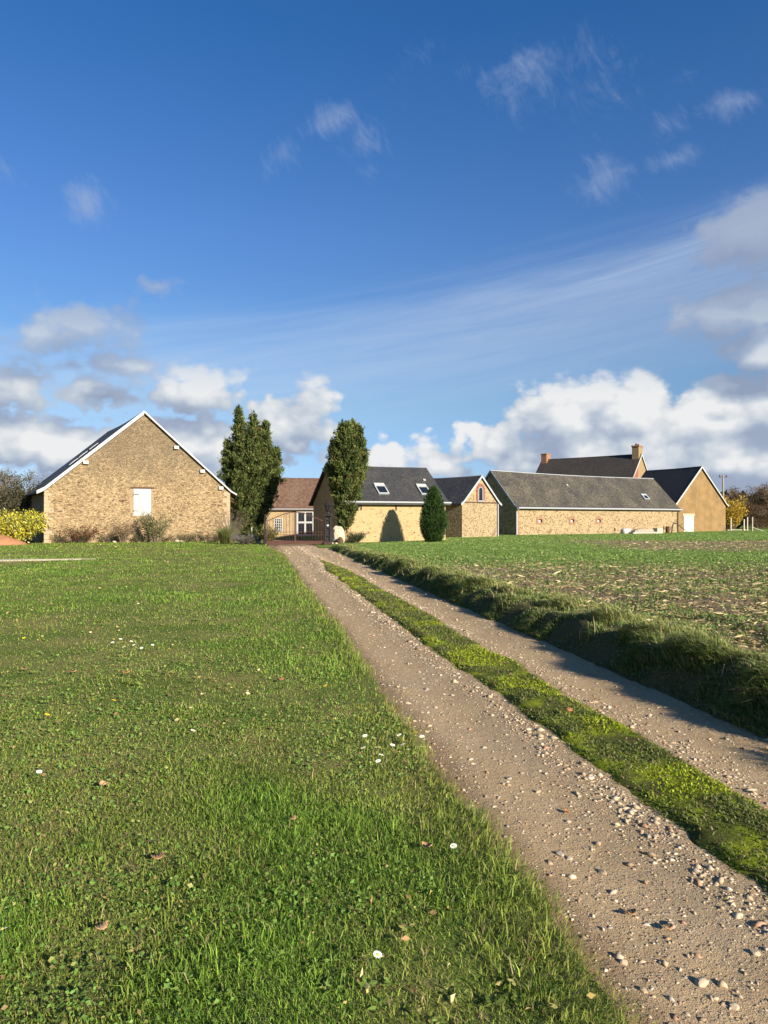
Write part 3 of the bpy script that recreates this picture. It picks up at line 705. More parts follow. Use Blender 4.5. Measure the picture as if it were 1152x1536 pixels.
# ------------------------------------------------------------------ trees and shrubs
def tints(n, stops, w, jit=.18):
    c = np.array(stops)[rng.choice(len(stops), n, p=np.array(w) / sum(w))]
    return np.clip(c * (1 + rng.normal(0, jit, (n, 1))), 0, 1)
DARKG = [(.050, .070, .020), (.090, .114, .032), (.138, .154, .044), (.165, .130, .052)]

def conifer(name, label, cat, loc, lobes, ntip, nspray, slen=(.12, .24), sig=.11, up=.9, cols=(DARKG, (3, 5, 3, .7)), trunk=.16, stem=1.4, group=None, jag=.22, shape=(.75, .62)):
    root = thing(name, label, cat, (loc[0], loc[1], gz(*loc[:2])), 0, group)
    C, D, Ln, K = [], [], [], []
    for li, (dx, dy, z0, z1, r0, tw) in enumerate(lobes):
        H = z1 - z0
        prof = lambda t: r0 * np.where(t < tw, .25 + .75 * (t / tw) ** shape[0], np.maximum(0, (1 - t) / (1 - tw)) ** shape[1])
        t = rng.random(ntip * 3); t = t[rng.random(len(t)) < prof(t) / r0 * .85 + .15][:ntip]; n = len(t)
        a = rng.uniform(0, 2 * np.pi, n)
        bump = 1 + jag * ((fbm(a * 2.2 + li * 7, t * H * 1.1, 1.0, 3) - .5) * 2.2 + rng.normal(0, .34, n) + (rng.random(n) < .11) * rng.uniform(.3, 1.1, n))
        rr = prof(t) * bump * (1 - .5 * rng.random(n) ** 1.8)
        tip = np.stack([dx * (.4 + .6 * t) + rr * np.cos(a), dy * (.4 + .6 * t) + rr * np.sin(a), z0 + t * H], 1)
        out = np.stack([np.cos(a) * .75, np.sin(a) * .75, np.full(n, up)], 1)
        hue = tints(n, cols[0], cols[1], .26)
        k = np.repeat(np.arange(n), nspray); N_ = len(k)
        q = rng.random(N_)[:, None]
        p = tip[k] - unit(out)[k] * (q * .42 * min(1, r0)) + rng.normal(0, 1, (N_, 3)) * sig * (.45 + .8 * q) * np.array([1, 1, .9])
        C.append(p); D.append(unit(out)[k] + rng.normal(0, .45, (N_, 3))); Ln.append(rng.uniform(*slen, N_)); K.append(np.clip(hue[k] * (1 + rng.normal(0, .2, (N_, 1))), 0, 1))
        M_ = ntip * 7                                           # the dense inside
        t = rng.random(M_); a = rng.uniform(0, 2 * np.pi, M_); rr = prof(t) * .66 * np.sqrt(rng.random(M_))
        C.append(np.stack([dx * (.4 + .6 * t) + rr * np.cos(a), dy * (.4 + .6 * t) + rr * np.sin(a), z0 + t * H * .94], 1))
        D.append(rng.normal(0, .6, (M_, 3)) + np.array([0, 0, .8])); Ln.append(rng.uniform(slen[1] * 1.2, slen[1] * 2.2, M_)); K.append(tints(M_, cols[0], cols[1]))
    C = np.concatenate(C); Ln = np.concatenate(Ln)
    C[:, 2] = np.maximum(C[:, 2], .02)
    me = leaf_mesh('crown', C, np.concatenate(D), Ln, Ln * .34, np.concatenate(K))
    add('crown', me, MAT['conifer'], root)
    MB().tube([(0, 0, -.2), (.02, 0, stem * .5), (0, .03, stem), (0, 0, max(l[3] for l in lobes) * .6)], [trunk * 1.25, trunk, trunk * .9, trunk * .3], 9).build('trunk', MAT['bark'], root, smooth=True)
    return root

conifer('cypress_tree', 'wide dark cypress with several pointed tops beside the big barn', 'cypress tree', (-10.0, 53.0), [
    (-.85, 0, 1.0, 10.1, 1.20, .40), (.22, .2, .4, 9.6, 1.30, .46), (1.15, 0, 1.0, 9.0, 1.15, .46), (.3, -.5, .5, 8.2, 1.30, .44), (-1.75, .2, 2.6, 7.4, .92, .45), (1.95, .2, 1.9, 6.9, .90, .5), (-.6, -.5, .4, 7.9, 1.10, .45), (-1.3, .3, .8, 5.6, .8, .6), (1.2, -.3, .7, 5.4, .9, .55)],
    270, 40, slen=(.11, .24), sig=.095, jag=.36, stem=.8, trunk=.22)
conifer('columnar_cypress_tree', 'tall dense flat topped cypress on a bare stem beside the gate pillar', 'cypress tree', (-2.42, 46.0), [
    (-.30, 0, .95, 7.95, 1.12, .58), (.45, .1, 1.2, 8.0, 1.05, .66), (.05, -.4, .9, 7.85, 1.05, .62), (.85, -.05, 2.2, 7.55, .66, .62), (-.85, .1, 2.6, 6.6, .62, .55), (.1, .45, 1.4, 7.6, 1.0, .6)],
    330, 40, slen=(.10, .20), sig=.082, jag=.27, stem=1.3, trunk=.12)
conifer('clipped_yew', 'rounded egg shaped dark yew standing in front of the longhouse wall', 'yew', (3.06, 44.0), [(0, 0, -.05, 3.46, .92, .36)],
    2200, 18, slen=(.06, .11), sig=.05, jag=.03, shape=(.42, .48), up=1.1, cols=([(.022, .045, .012), (.035, .070, .016), (.055, .095, .022)], (3, 4, 2)), stem=.4, trunk=.1)

def branches(seed, h, spread=.55, levels=4, trunk_r=.12, fork=(3, 5), up=.35, first=.18, wig=.18, shrink=.62):
    r = random.Random(seed); segs, ends = [], []
    def grow(p, d, ln, rad, lev):
        n = 4; pts = [p.copy()]; rads = [rad]; q = p.copy(); dd = d.copy()
        for i in range(n):
            dd = (dd + Vector((r.gauss(0, wig), r.gauss(0, wig), r.gauss(0, wig) + up * .12))).normalized(); q = q + dd * ln / n
            pts.append(q.copy()); rads.append(rad * (1 - .62 * (i + 1) / n))
        segs.append((pts, rads, lev))
        if lev <= 1: ends.append((pts[2], dd.copy())); ends.append((pts[-1], dd.copy()))
        if lev == 0: return
        k = r.randint(*fork) + (2 if lev == levels else 0)
        for i in range(k):
            t = first + (1 - first) * (i + r.random()) / k if lev < levels else .3 + .7 * (i + r.random()) / k
            j = min(n - 1, int(t * n)); f = t * n - j; b = pts[j].lerp(pts[j + 1], f)
            ax = dd.orthogonal().normalized(); ax.rotate(Matrix.Rotation(r.uniform(0, 6.283), 3, dd))
            nd = (dd * (1 - spread) + ax * spread * r.uniform(.7, 1.3) + Vector((0, 0, up * r.uniform(.3, 1)))).normalized()
            grow(b, nd, ln * shrink * r.uniform(.75, 1.15), rads[j] * .58, lev - 1)
    grow(Vector((0, 0, -.1)), Vector((r.gauss(0, .05), r.gauss(0, .05), 1)).normalized(), h, trunk_r, levels)
    return segs, ends
def bare_tree(name, label, cat, loc, seed, h, leaf=None, group=None, bark='bark', twig='twig', minr=.008, **kw):
    root = thing(name, label, cat, (loc[0], loc[1], gz(*loc[:2])), 0, group)
    segs, ends = branches(seed, h, **kw); top = max(l for _, _, l in segs)
    a, b = MB(), MB()
    for pts, rads, lev in segs:
        (a if lev >= top else b).tube(pts, [max(minr, x) for x in rads], 8 if lev >= top else 4 if lev > 1 else 3)
    a.build('trunk', MAT[bark], root, smooth=True); b.build('limbs', MAT[twig], root)
    if leaf:
        n, size, stops, w, sig = leaf
        e = np.array([list(p) for p, _ in ends]); k = rng.integers(0, len(e), n)
        p = e[k] + rng.normal(0, sig, (n, 3)); p[:, 2] = np.maximum(p[:, 2], .05)
        clump = .8 + .4 * rng.random(len(e))
        ln = rng.uniform(size * .6, size * 1.3, n)
        add('crown', leaf_mesh('crown', p, rng.normal(0, 1, (n, 3)) + np.array([0, 0, -.2]), ln, ln * .62, tints(n, stops, w) * clump[k][:, None]), MAT['leaf'], root)
    return root

bare_tree('bare_tree', 'pale leafless tree with thin twigs beyond the yellow shrub', 'tree', (-30.2, 55.5), 4, 4.1, leaf=(2200, .09, [(.16, .15, .07), (.26, .23, .15)], (3, 1), .25), spread=.62, levels=4, trunk_r=.16, fork=(4, 5), up=.35, bark='twig', minr=.014, shrink=.60)
bare_tree('olive_thicket', 'olive green half bare thicket between the big barn and the bare tree', 'bush', (-27.3, 52.6), 9, 2.9, leaf=(7500, .13, [(.050, .052, .022), (.085, .080, .034), (.14, .12, .06)], (4, 3, 1), .34), spread=.75, levels=4, trunk_r=.08, fork=(4, 5), up=.2, minr=.012, shrink=.62)

def shrub(name, label, cat, loc, h, w, nst, nleaf, size, stops, wts, stemmat='twig', group=None, seed=1, lean=.5, sig=.10, low=.25, rad=.010, rz=0, leafdir=.3):
    r = random.Random(seed); root = thing(name, label, cat, (loc[0], loc[1], gz(*loc[:2])), rz, group)
    mb = MB(); P = []
    for i in range(nst):
        a = r.uniform(0, 6.283); o = r.uniform(0, .16) * w; q = r.uniform(.35, 1) ** .8
        hh = h * r.uniform(.6, 1); reach = w * .5 * q
        pts = [Vector((o * math.cos(a), o * math.sin(a), -.04))]
        for k in range(1, 6):
            t = k / 5
            pts.append(Vector((o * math.cos(a) + math.cos(a) * reach * t ** 1.3 + r.gauss(0, .02) * h, o * math.sin(a) + math.sin(a) * reach * t ** 1.3 + r.gauss(0, .02) * h, hh * (t - lean * .25 * t * t * q))))
        mb.tube(pts, [rad * (1.2 - k * .18) for k in range(6)], 4)
        for k in range(2, 6):
            if r.random() < .75:
                d = Vector((r.gauss(0, .5), r.gauss(0, .5), r.uniform(.1, .9))).normalized() * h * r.uniform(.12, .26)
                mb.tube([pts[k], pts[k] + d], [rad * .5, rad * .25], 3); P.append((pts[k], pts[k] + d))
            P.append((pts[k - 1], pts[k]))
    mb.build('stems', MAT[stemmat], root)
    if nleaf:
        A = np.array([list(a) for a, b in P]); B = np.array([list(b) for a, b in P])
        k = rng.integers(0, len(A), nleaf); t = rng.random((nleaf, 1)); p = A[k] * (1 - t) + B[k] * t + rng.normal(0, sig, (nleaf, 3)) * np.array([1, 1, .8])
        keep = p[:, 2] > low * h * rng.random(nleaf) * .8; p = p[keep]; n = len(p); ln = rng.uniform(size * .6, size * 1.25, n)
        p[:, 2] = np.maximum(p[:, 2], .02)
        add('foliage', leaf_mesh('foliage', p, rng.normal(0, .6, (n, 3)) + np.array([0, 0, leafdir]), ln, ln * .5, tints(n, stops, wts)), MAT['leaf'], root)
    return root

shrub('variegated_shrub', 'large bright yellow variegated shrub at the left corner of the big barn', 'shrub', (-22.75, 43.4), 1.98, 3.6, 150, 15000, .14, [(.62, .53, .04), (.50, .47, .06), (.60, .57, .22), (.06, .10, .02)], (5, 3.5, 1.2, 2.6), seed=3, sig=.15, low=.0, rad=.014)
shrub('red_barberry_bush', 'dark bush with rust red leaves against the barn wall left of the shutter', 'bush', (-19.05, 44.6), 1.35, 2.3, 34, 1500, .09, [(.20, .055, .025), (.10, .05, .03), (.05, .06, .02), (.34, .12, .04)], (3, 3, 3, 1), stemmat='bark', seed=5, sig=.09, rad=.012, lean=1.2)
shrub('brown_twiggy_bush', 'brown twiggy bush below and left of the white shutter', 'bush', (-16.75, 45.6), 1.55, 1.5, 46, 1300, .07, [(.19, .10, .055), (.12, .075, .04), (.25, .16, .09)], (3, 3, 2), seed=6, sig=.08, rad=.009)
shrub('small_leaved_shrub', 'upright open green shrub below and right of the white shutter', 'shrub', (-14.95, 46.6), 2.1, 2.2, 42, 2300, .10, [(.14, .15, .05), (.085, .10, .035), (.22, .20, .09)], (4, 3, 2), seed=8, sig=.07, rad=.011)
shrub('grey_twig_bush', 'tangle of bare grey twigs at the right corner of the big barn', 'bush', (-10.15, 47.2), 2.4, 2.3, 70, 700, .06, [(.20, .16, .11), (.14, .11, .075)], (3, 2), seed=9, sig=.1, rad=.009)
shrub('lavender_bush', 'low grey mauve lavender mound at the foot of the wide cypress', 'bush', (-8.25, 42.6), .62, 1.9, 120, 2600, .07, [(.24, .20, .19), (.17, .15, .13), (.13, .14, .09)], (3, 3, 2), seed=10, sig=.06, rad=.005)
shrub('golden_leaved_shrub', 'yellowish green shrub at the left end of the iron gate', 'shrub', (-6.95, 42.3), 1.15, 1.25, 46, 1900, .10, [(.16, .17, .045), (.09, .11, .03), (.34, .28, .06)], (4, 4, 2), seed=11, sig=.08, rad=.008)
shrub('low_dark_bush', 'low dark green bush at the foot of the flat topped cypress', 'bush', (-1.75, 45.2), .68, 1.15, 60, 2200, .07, [(.030, .050, .018), (.05, .075, .025)], (3, 2), seed=12, sig=.07, rad=.006)

def tuft(name, label, cat, loc, h, w, n, stops, wts, group=None, width=.02):
    root = thing(name, label, cat, (loc[0], loc[1], gz(*loc[:2])), 0, group)
    a = rng.uniform(0, 2 * np.pi, n); q = rng.random(n) ** .7
    p = np.stack([np.cos(a) * q * w * .16, np.sin(a) * q * w * .16, np.full(n, -.03)], 1); hh = h * rng.uniform(.65, 1.05, n)
    le = np.stack([np.cos(a), np.sin(a)], 1) * (w * .5 * q * rng.uniform(.5, 1.1, n))[:, None]
    add('blades', blade_mesh('blades', p, hh, np.full(n, width), le, tints(n, stops, wts)), MAT['grass'], root)
    a2 = a[:60]; m = 60
    add('dead_blades', blade_mesh('dead_blades', p[:m], hh[:m] * .5, np.full(m, width), le[:m] * 1.5, tints(m, [(.30, .23, .12)], (1,))), MAT['dry'], root)
    return root
tuft('ornamental_grass', 'yellow green fountain grass clump at the right corner of the big barn', 'grass clump', (-9.75, 43.6), 1.25, 1.5, 700, [(.15, .17, .05), (.26, .22, .09), (.09, .12, .035)], (4, 2, 3))

# low plants and pale stones of the bed along the barn foot
def at_wall(s, d): a = R(59); return -21.3 + math.sin(a) * s + math.sin(R(149)) * d, 44.5 + math.cos(a) * s + math.cos(R(149)) * d
bed = [(.8, .5), (2.0, .45), (3.6, .6), (4.3, .5), (5.6, .7), (7.4, .6), (8.4, .8), (9.1, .6), (9.9, .9), (10.8, .8), (11.5, 1.2)]
for i, (s, d) in enumerate(bed):
    x, y = at_wall(s, d)
    shrub('border_plant', 'low straggling brown green plant in the bed along the barn foot', 'plant', (x, y), .42 + .22 * ((i * 7) % 5) / 4, .9, 26, 420, .07, [(.075, .085, .03), (.15, .115, .06), (.22, .17, .09), (.04, .05, .02)], (4, 3, 1, 3), seed=40 + i, sig=.08, rad=.006, group='low plants along the barn foot')
for i, (s, d, k) in enumerate([(4.0, 1.1, .14), (6.4, 1.3, .12), (7.9, 1.5, .16), (8.2, 1.35, .10), (11.0, 1.7, .12)]):
    x, y = at_wall(s, d)
    st = MB().rock((0, 0, k * .35), (k, k * .8, k * .6), 60 + i).build('stone', MAT['pale_stone'], loc=(x, y, .02))
    tag(st, 'small pale stone edging the bed along the barn foot', 'stone', 'pale stones edging the barn bed')

bl = MB().rock((0, 0, .42), (.50, .42, .75), 91, 3).build('boulder', MAT['pale_stone'], loc=(-2.95, 45.0, 0)); tag(bl, 'pale pointed stand-in for a sunlit wall corner at the foot of the flat topped cypress', 'boulder')  # added rock shape, standing for a sunlit corner of the wall
bl = MB().rock((0, 0, .17), (.24, .22, .26), 92, 3).build('boulder', MAT['dark_wood'], loc=(-2.75, 44.3, 0)); tag(bl, 'small brown boulder in front of the pale pointed stand-in', 'boulder')
for i, (x, y, k) in enumerate([(-3.45, 42.9, .17), (-3.2, 43.4, .13), (-2.9, 43.2, .10), (-7.55, 42.9, .2)]):
    s_ = MB().rock((0, 0, k * .5), (k * 1.1, k, k * .8), 70 + i).build('stone', MAT['pale_stone'], loc=(x, y, .0))
    tag(s_, ['larger white stone just right of the gate pillar', 'middle white stone behind the one beside the gate pillar', 'smallest white stone between pillar and boulder', 'white stone at the right end of the lavender'][i], 'stone')
stk = MB().bar((0, 0, -.1), (0.01, 0, 1.05), .05).box(-.05, .05, -.032, -.026, .8, 1.0).build('marker_stake', MAT['pale_post'], loc=(-8.0, 42.9, 0)); tag(stk, 'thin white stake standing in the lavender below the wide cypress', 'stake')

# dirt mound at the far left
mb = MB(); n = 26; V = []; F = []
for j in range(n + 1):
    for i in range(n + 1):
        x, y = -2.6 + 5.2 * i / n, -1.7 + 3.4 * j / n
        q = max(0, 1 - (x / 2.5) ** 2 - (y / 1.6) ** 2)
        V.append((x, y, .74 * q ** .8 * (.75 + .5 * float(fbm(x + 5, y, 1.3, 3))) + .06 * (float(fbm(x, y, 5, 3)) - .5) - .05))
for j in range(n):
    for i in range(n): a = j * (n + 1) + i; F.append((a, a + 1, a + n + 2, a + n + 1))
md = MB().add(V, F).build('dirt_mound', plain('terracotta_earth', (.40, .19, .095), .95, .05, var=.22, scale=4, bump=.9), loc=(-23.6, 41.9, .02), smooth=True)
tag(md, 'low heap of orange brown earth in front of the yellow shrub', 'dirt mound')

# ------------------------------------------------------------------ far right: trees, fence posts, pole, odds and ends by the long barn
BROWN = [(.17, .095, .050), (.11, .070, .038), (.23, .14, .07), (.13, .105, .045)]
protos = []
spots = [(50.3, 104, 1.0, .3, 0), (53.2, 101, .98, 1.4, 1), (56.2, 103, 1.08, 2.2, 2), (59.0, 107, 1.12, 4.4, 0), (52.0, 110, 1.14, 3.1, 1), (47.9, 106, .90, 5.0, 2), (55.6, 112, 1.18, 5.7, 1)]
kinds = [dict(seed=21, h=4.6, spread=.60, levels=4, trunk_r=.20, fork=(4, 5), up=.3, minr=.020, leaf=(9500, .17, BROWN, (4, 4, 1.5, 1), .30)),
         dict(seed=22, h=4.2, spread=.70, levels=4, trunk_r=.18, fork=(4, 5), up=.25, minr=.020, leaf=(11000, .17, [(.12, .070, .035), (.17, .10, .05), (.09, .075, .03)], (4, 3, 2), .32)),
         dict(seed=23, h=5.0, spread=.55, levels=4, trunk_r=.20, fork=(4, 5), up=.35, minr=.022, leaf=(5200, .16, [(.20, .12, .065), (.14, .09, .05)], (3, 2), .30))]
TL = ['thick reddish brown autumn tree', 'dense dull brown autumn tree', 'thin half bare brown tree']
WHERE = ['just behind the utility pole', 'behind the two close fence posts', 'cut by the right edge of the picture', 'behind the one at the right edge of the picture', 'in the second row to the right of the utility pole', 'between the ochre barn roof and the utility pole', 'in the second row behind the rightmost fence post']
for i, (x, y, s, rz, k) in enumerate(spots):
    first = len(protos) <= k or protos[k] is None
    while len(protos) <= k: protos.append(None)
    if protos[k] is None:
        protos[k] = bare_tree('autumn_tree', '', 'tree', (x, y), **kinds[k]); t_ = protos[k]
    else: t_ = copy_tree(protos[k])
    t_.location = (x, y, 0); t_.scale = (s * .98, s * .98, s * .66); t_.rotation_euler = (0, 0, rz)
    t_['label'] = TL[k] + ' ' + WHERE[i]; t_['group'] = 'brown autumn trees beyond the field'
shrub('golden_bush', 'golden yellow leaved bush beside the ochre barn', 'bush', (45.6, 93.5), 4.3, 3.3, 70, 5200, .24, [(.58, .36, .030), (.44, .30, .035), (.26, .21, .04), (.66, .48, .08)], (4, 3, 1.5, 1), seed=14, sig=.22, low=.05, rad=.02)
shrub('hedge_bush', 'dull green bush filling the gap between ochre barn and golden bush', 'bush', (44.2, 98.0), 5.2, 3.6, 60, 4200, .22, [(.10, .095, .035), (.14, .11, .045), (.07, .075, .03)], (3, 3, 2), seed=15, sig=.25, low=.05, rad=.02)
fp = []
def px(p, Y): return (p - 576) / 1065 * Y
for i, (p, Y, h, lab) in enumerate([(1096, 88, 1.62, 'pale fence post left of the golden bush'), (1115.5, 88, 1.45, 'pale fence post at the right side of the golden bush'), (1120.5, 86, 1.70, 'pale fence post next right from the golden bush'), (1128, 85, 1.72, 'pale fence post with a slanting stay, rightmost of the row'), (1060, 87, .6, '')]):
    if not lab: continue
    t_ = thing('fence_post', lab, 'fence post', (px(p, Y), Y, 0), .2 * i, 'pale fence posts right of the ochre barn')
    MB().bar((0, 0, -.2), (.02, 0, h), .13).build('shaft', MAT['pale_post'], t_, bevel=.01)
    MB().box(-.07, .11, -.075, -.060, h * .8, h * .8 + .04).build('wire_staple', MAT['zinc'], t_)
    if i == 3: MB().bar((.06, 0, .5), (1.0, -1.1, -.05), .07).build('stay', MAT['pale_post'], t_)
rl = MB().bar((px(1088, 88.5), 88.5, .10), (px(1122, 88), 88, .14), .12).bar((px(1096, 88.2), 88.3, .2), (px(1110, 88.2), 88.1, .12), .08).build('pale_timber', MAT['pale_post']); tag(rl, 'pale timber rail lying on the ground between the fence posts', 'timber')
ut = thing('utility_pole', 'slim utility pole with a short crossarm above the brown trees', 'utility pole', (px(1084.5, 98), 98, 0))
MB().tube([(0, 0, -.3), (0, 0, 4), (.02, 0, 7.5)], [.15, .13, .10], 10).build('shaft', MAT['wood'], ut, smooth=True)
MB().bar((-.55, 0, 7.25), (.55, 0, 7.25), .10).build('crossarm', MAT['dark_wood'], ut)
for dx in (-.45, 0, .45): MB().lathe([(.05, 7.3), (.075, 7.36), (.05, 7.42), (.07, 7.48), (.02, 7.55)], 10, (dx, 0)).build('insulator', MAT['dark_iron'], ut)

tk = thing('white_tank', 'white rounded tank half hidden by the field in front of the long barn', 'tank', (px(939, 71), 71, -.05), R(33))
MB().tube([(-.6, 0, .30), (-.48, 0, .30), (.44, 0, .30), (.6, 0, .29)], [.18, .33, .33, .14], 18).build('shell', MAT['white'], tk, smooth=True)
MB().lathe([(.10, .60), (.10, .66), (.08, .68)], 14).build('lid', MAT['grey_board'], tk)
MB().lathe([(.24, .0), (.24, .10), (.14, .12)], 14, (.35, -.2)).build('tyre', MAT['void'], tk)
sl = MB().box(-1.8, 1.8, -.45, .45, 0, .26).box(-1.5, 1.3, -.40, .38, .262, .42).box(-1.0, 1.3, -.33, .30, .422, .52).build('stone_slab_stack', MAT['concrete'], None, bevel=.05); sl.location = (px(963, 71.5), 71.5, -.05); sl.rotation_euler = (0, 0, R(30)); tag(sl, 'stack of grey stone slabs lying in front of the long barn', 'stone slabs')
wb = MB().box(-.42, .42, -.34, .34, 0, .56).box(-.37, .37, -.29, .29, .562, .62).build('white_block', MAT['pale_stone'], None, bevel=.04); wb.location = (px(986, 73.5), 73.5, -.05); wb.rotation_euler = (0, 0, R(30)); tag(wb, 'pale stone block at the right end of the slab stack', 'stone block')
br = MB().lathe([(.17, 0), (.20, .04), (.22, .35), (.20, .66), (.17, .70), (.15, .69)], 16).build('rusty_barrel', MAT['rust'], None); br.location = (px(1001, 76), 76, 0.0); tag(br, 'small rusty barrel against the right end of the long barn', 'barrel')
bt_ = thing('dead_branch', 'fallen dark branch arching in front of the ochre barn door', 'branch', (px(1010, 75), 75, .02), R(20))
MB().tube([(-.3, 0, -.05), (-.05, 0, .9), (.15, 0, 1.1), (.9, .1, .75), (2.0, .2, .12)], [.05, .06, .06, .05, .02], 6).build('limb', MAT['bark'], bt_, smooth=True)
MB().tube([(.1, 0, 1.05), (-.3, .2, 1.25)], [.035, .012], 5).tube([(-.05, 0, .9), (-.6, -.1, .3), (-.75, 0, 0)], [.04, .03, .02], 5).tube([(.9, .1, .75), (1.2, -.2, 1.1)], [.03, .01], 5).build('side_twig', MAT['bark'], bt_)

# ------------------------------------------------------------------ ground, lawn, track, field
def grid_mesh(name, U, V, zf, mat, keep=None, kind='structure', xyf=xy_of):
    A, B = np.meshgrid(U, V); x, y = xyf(A, B); z = zf(A, B, x, y)
    nu, nv = len(U), len(V); i, j = np.meshgrid(np.arange(nu - 1), np.arange(nv - 1)); a = (j * nu + i).ravel()
    f = np.stack([a, a + 1, a + nu + 1, a + nu], 1)
    if keep is not None:
        ca = (A[:-1, :-1] + A[1:, 1:]).ravel() / 2; cb = (B[:-1, :-1] + B[1:, 1:]).ravel() / 2
        f = f[keep(ca, cb)]
    me = mesh_np(name, np.stack([x, y, z], -1).reshape(-1, 3), [f], smooth=True)
    return tag(add(name, me, mat), kind=kind)
def geo(a, b, n, p=2.0):
    t = np.linspace(0, 1, n); return a + (b - a) * t ** p

# materials
def world_pos(N): return N.n('ShaderNodeNewGeometry').outputs['Position']
m, N = newmat('meadow'); p = world_pos(N)
c = N.mix(N.noise(p, .05, 6, .6), (.085, .115, .030), (.13, .13, .05)); c = N.mix(N.m('MULTIPLY', N.noise(p, 2.5, 6, .7), .6), c, (.05, .075, .02))
finish(N, c, .95, bump=N.noise(p, 8, 4, .7), bstr=.6, bdist=.05, spec=.05); MAT['meadow'] = m
m, N = newmat('lawn_soil'); p = world_pos(N)
c = N.mix(N.step(N.noise(p, .8, 6, .65), .40, .62), (.12, .175, .030), (.24, .225, .07))
c = N.mix(N.m('MULTIPLY', N.step(N.noise(p, 9, 5, .7), .50, .68), .7), c, (.27, .19, .10)); c = N.mix(N.m('MULTIPLY', N.step(N.noise(p, 40, 4, .7), .45, .62), .5), c, (.06, .08, .022))
finish(N, c, .95, bump=N.noise(p, 35, 5, .7), bstr=.9, bdist=.04, spec=.05); MAT['lawn'] = m
m, N = newmat('gravel_track'); p = world_pos(N); x, y, z = N.xyz(p)
v = N.m('ADD', N.m('MULTIPLY', x, -.177), N.m('MULTIPLY', y, .984)); u = N.m('ADD', N.m('MULTIPLY', x, .984), N.m('MULTIPLY', y, .177))
st = N.comb(u, N.m('MULTIPLY', v, .35), 0)
c = N.mix(N.noise(st, 2.2, 6, .65), (.32, .215, .110), (.50, .355, .195))
c = N.mix(N.m('MULTIPLY', N.step(N.noise(p, 1.1, 5, .6), .45, .7), .5), c, (.44, .325, .20))
cell = N.voro(p, 55, 'F1', 'Color'); dd = N.voro(p, 55, 'F1')
cell2 = N.voro(p, 140, 'F1', 'Color'); d2 = N.voro(p, 140, 'F1')
cx, cy, cz = N.xyz(cell); ex, ey, ez = N.xyz(cell2)
pm = N.m('MULTIPLY', N.step(cx, .58, .66), N.m('SUBTRACT', 1.0, N.step(dd, .30, .46)))
c = N.mix(N.m('MULTIPLY', pm, .8), c, N.ramp(cy, [(0, (.27, .19, .12)), (.35, (.42, .32, .21)), (.7, (.52, .42, .30)), (1, (.34, .27, .20))]))
pm2 = N.m('MULTIPLY', N.step(ex, .45, .55), N.m('SUBTRACT', 1.0, N.step(d2, .25, .45)))
c = N.mix(N.m('MULTIPLY', pm2, .6), c, N.ramp(ey, [(0, (.20, .145, .09)), (.5, (.42, .33, .23)), (1, (.56, .47, .36))]))
rim = N.m('MULTIPLY', N.m('SUBTRACT', 1.0, N.step(N.m('ADD', u, N.m('MULTIPLY', N.m('SUBTRACT', N.noise(p, 3, 5, .65), .5), .35)), 1.18, 1.38)), .75); c = N.mix(rim, c, (.235, .155, .085))
leafy = N.m('MULTIPLY', N.step(N.noise(p, 3.1, 5, .7), .60, .72), .35); c = N.mix(leafy, c, (.26, .15, .07))
h = N.m('ADD', N.m('ADD', N.m('MULTIPLY', pm, .9), N.m('MULTIPLY', pm2, .45)), N.m('ADD', N.m('MULTIPLY', N.noise(p, 16, 5, .65), .8), N.m('MULTIPLY', N.noise(p, 160, 3, .6), .35)))
finish(N, c, .95, bump=h, bstr=.85, bdist=.014, spec=.1); MAT['track'] = m
m, N = newmat('median_moss'); p = world_pos(N)
c = N.mix(N.step(N.noise(p, 3.2, 5, .65), .40, .60), (.11, .12, .028), (.27, .32, .022)); c = N.mix(N.m('MULTIPLY', N.step(N.noise(p, 14, 5, .7), .50, .66), .75), c, (.13, .095, .05))
c = N.mix(N.m('MULTIPLY', N.step(N.noise(p, 60, 4, .7), .5, .65), .5), c, (.04, .05, .012))
finish(N, c, .95, bump=N.noise(p, 50, 5, .75), bstr=1, bdist=.03, spec=.05); MAT['moss'] = m
m, N = newmat('bank_earth'); p = world_pos(N)
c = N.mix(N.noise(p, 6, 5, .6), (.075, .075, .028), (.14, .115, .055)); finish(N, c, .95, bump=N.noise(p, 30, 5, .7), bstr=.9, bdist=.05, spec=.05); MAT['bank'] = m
m, N = newmat('stubble_field'); p = world_pos(N); x, y, z = N.xyz(p)
soil = N.mix(N.noise(p, 7, 6, .7), (.19, .135, .08), (.36, .27, .165))
soil = N.mix(N.m('MULTIPLY', N.step(N.noise(N.v('MULTIPLY', p, (1, 2.5, 1)), 5, 5, .75), .53, .64), .8), soil, (.40, .31, .19))
gr = N.mix(N.noise(p, 10, 5, .7), (.12, .21, .036), (.23, .32, .07))
wob = N.m('ADD', y, N.m('MULTIPLY', N.m('SUBTRACT', N.noise(N.v('MULTIPLY', p, (.35, 1, 1)), .30, 5, .65), .5), 15))
fg = N.m('MULTIPLY', N.step(wob, 16, 24), N.m('SUBTRACT', 1.0, N.m('MULTIPLY', N.m('MULTIPLY', N.step(wob, 29, 33), N.m('SUBTRACT', 1.0, N.step(wob, 44, 49))), N.step(x, 8, 15))))
fg = N.m('MULTIPLY_ADD', fg, .85, .15)
sp = N.step(N.m('ADD', fg, N.m('MULTIPLY', N.m('SUBTRACT', N.noise(N.v('MULTIPLY', p, (1, .7, 1)), 3.4, 6, .75), .5), 2.2)), .45, .72)
c = N.mix(sp, soil, gr); c = N.mix(N.m('MULTIPLY', N.step(N.noise(p, 45, 4, .7), .5, .66), .45), c, (.05, .04, .02))
finish(N, c, .95, bump=N.noise(p, 14, 6, .75), bstr=1, bdist=.10, spec=.05); MAT['field'] = m
m, N = newmat('pale_sand'); p = world_pos(N)
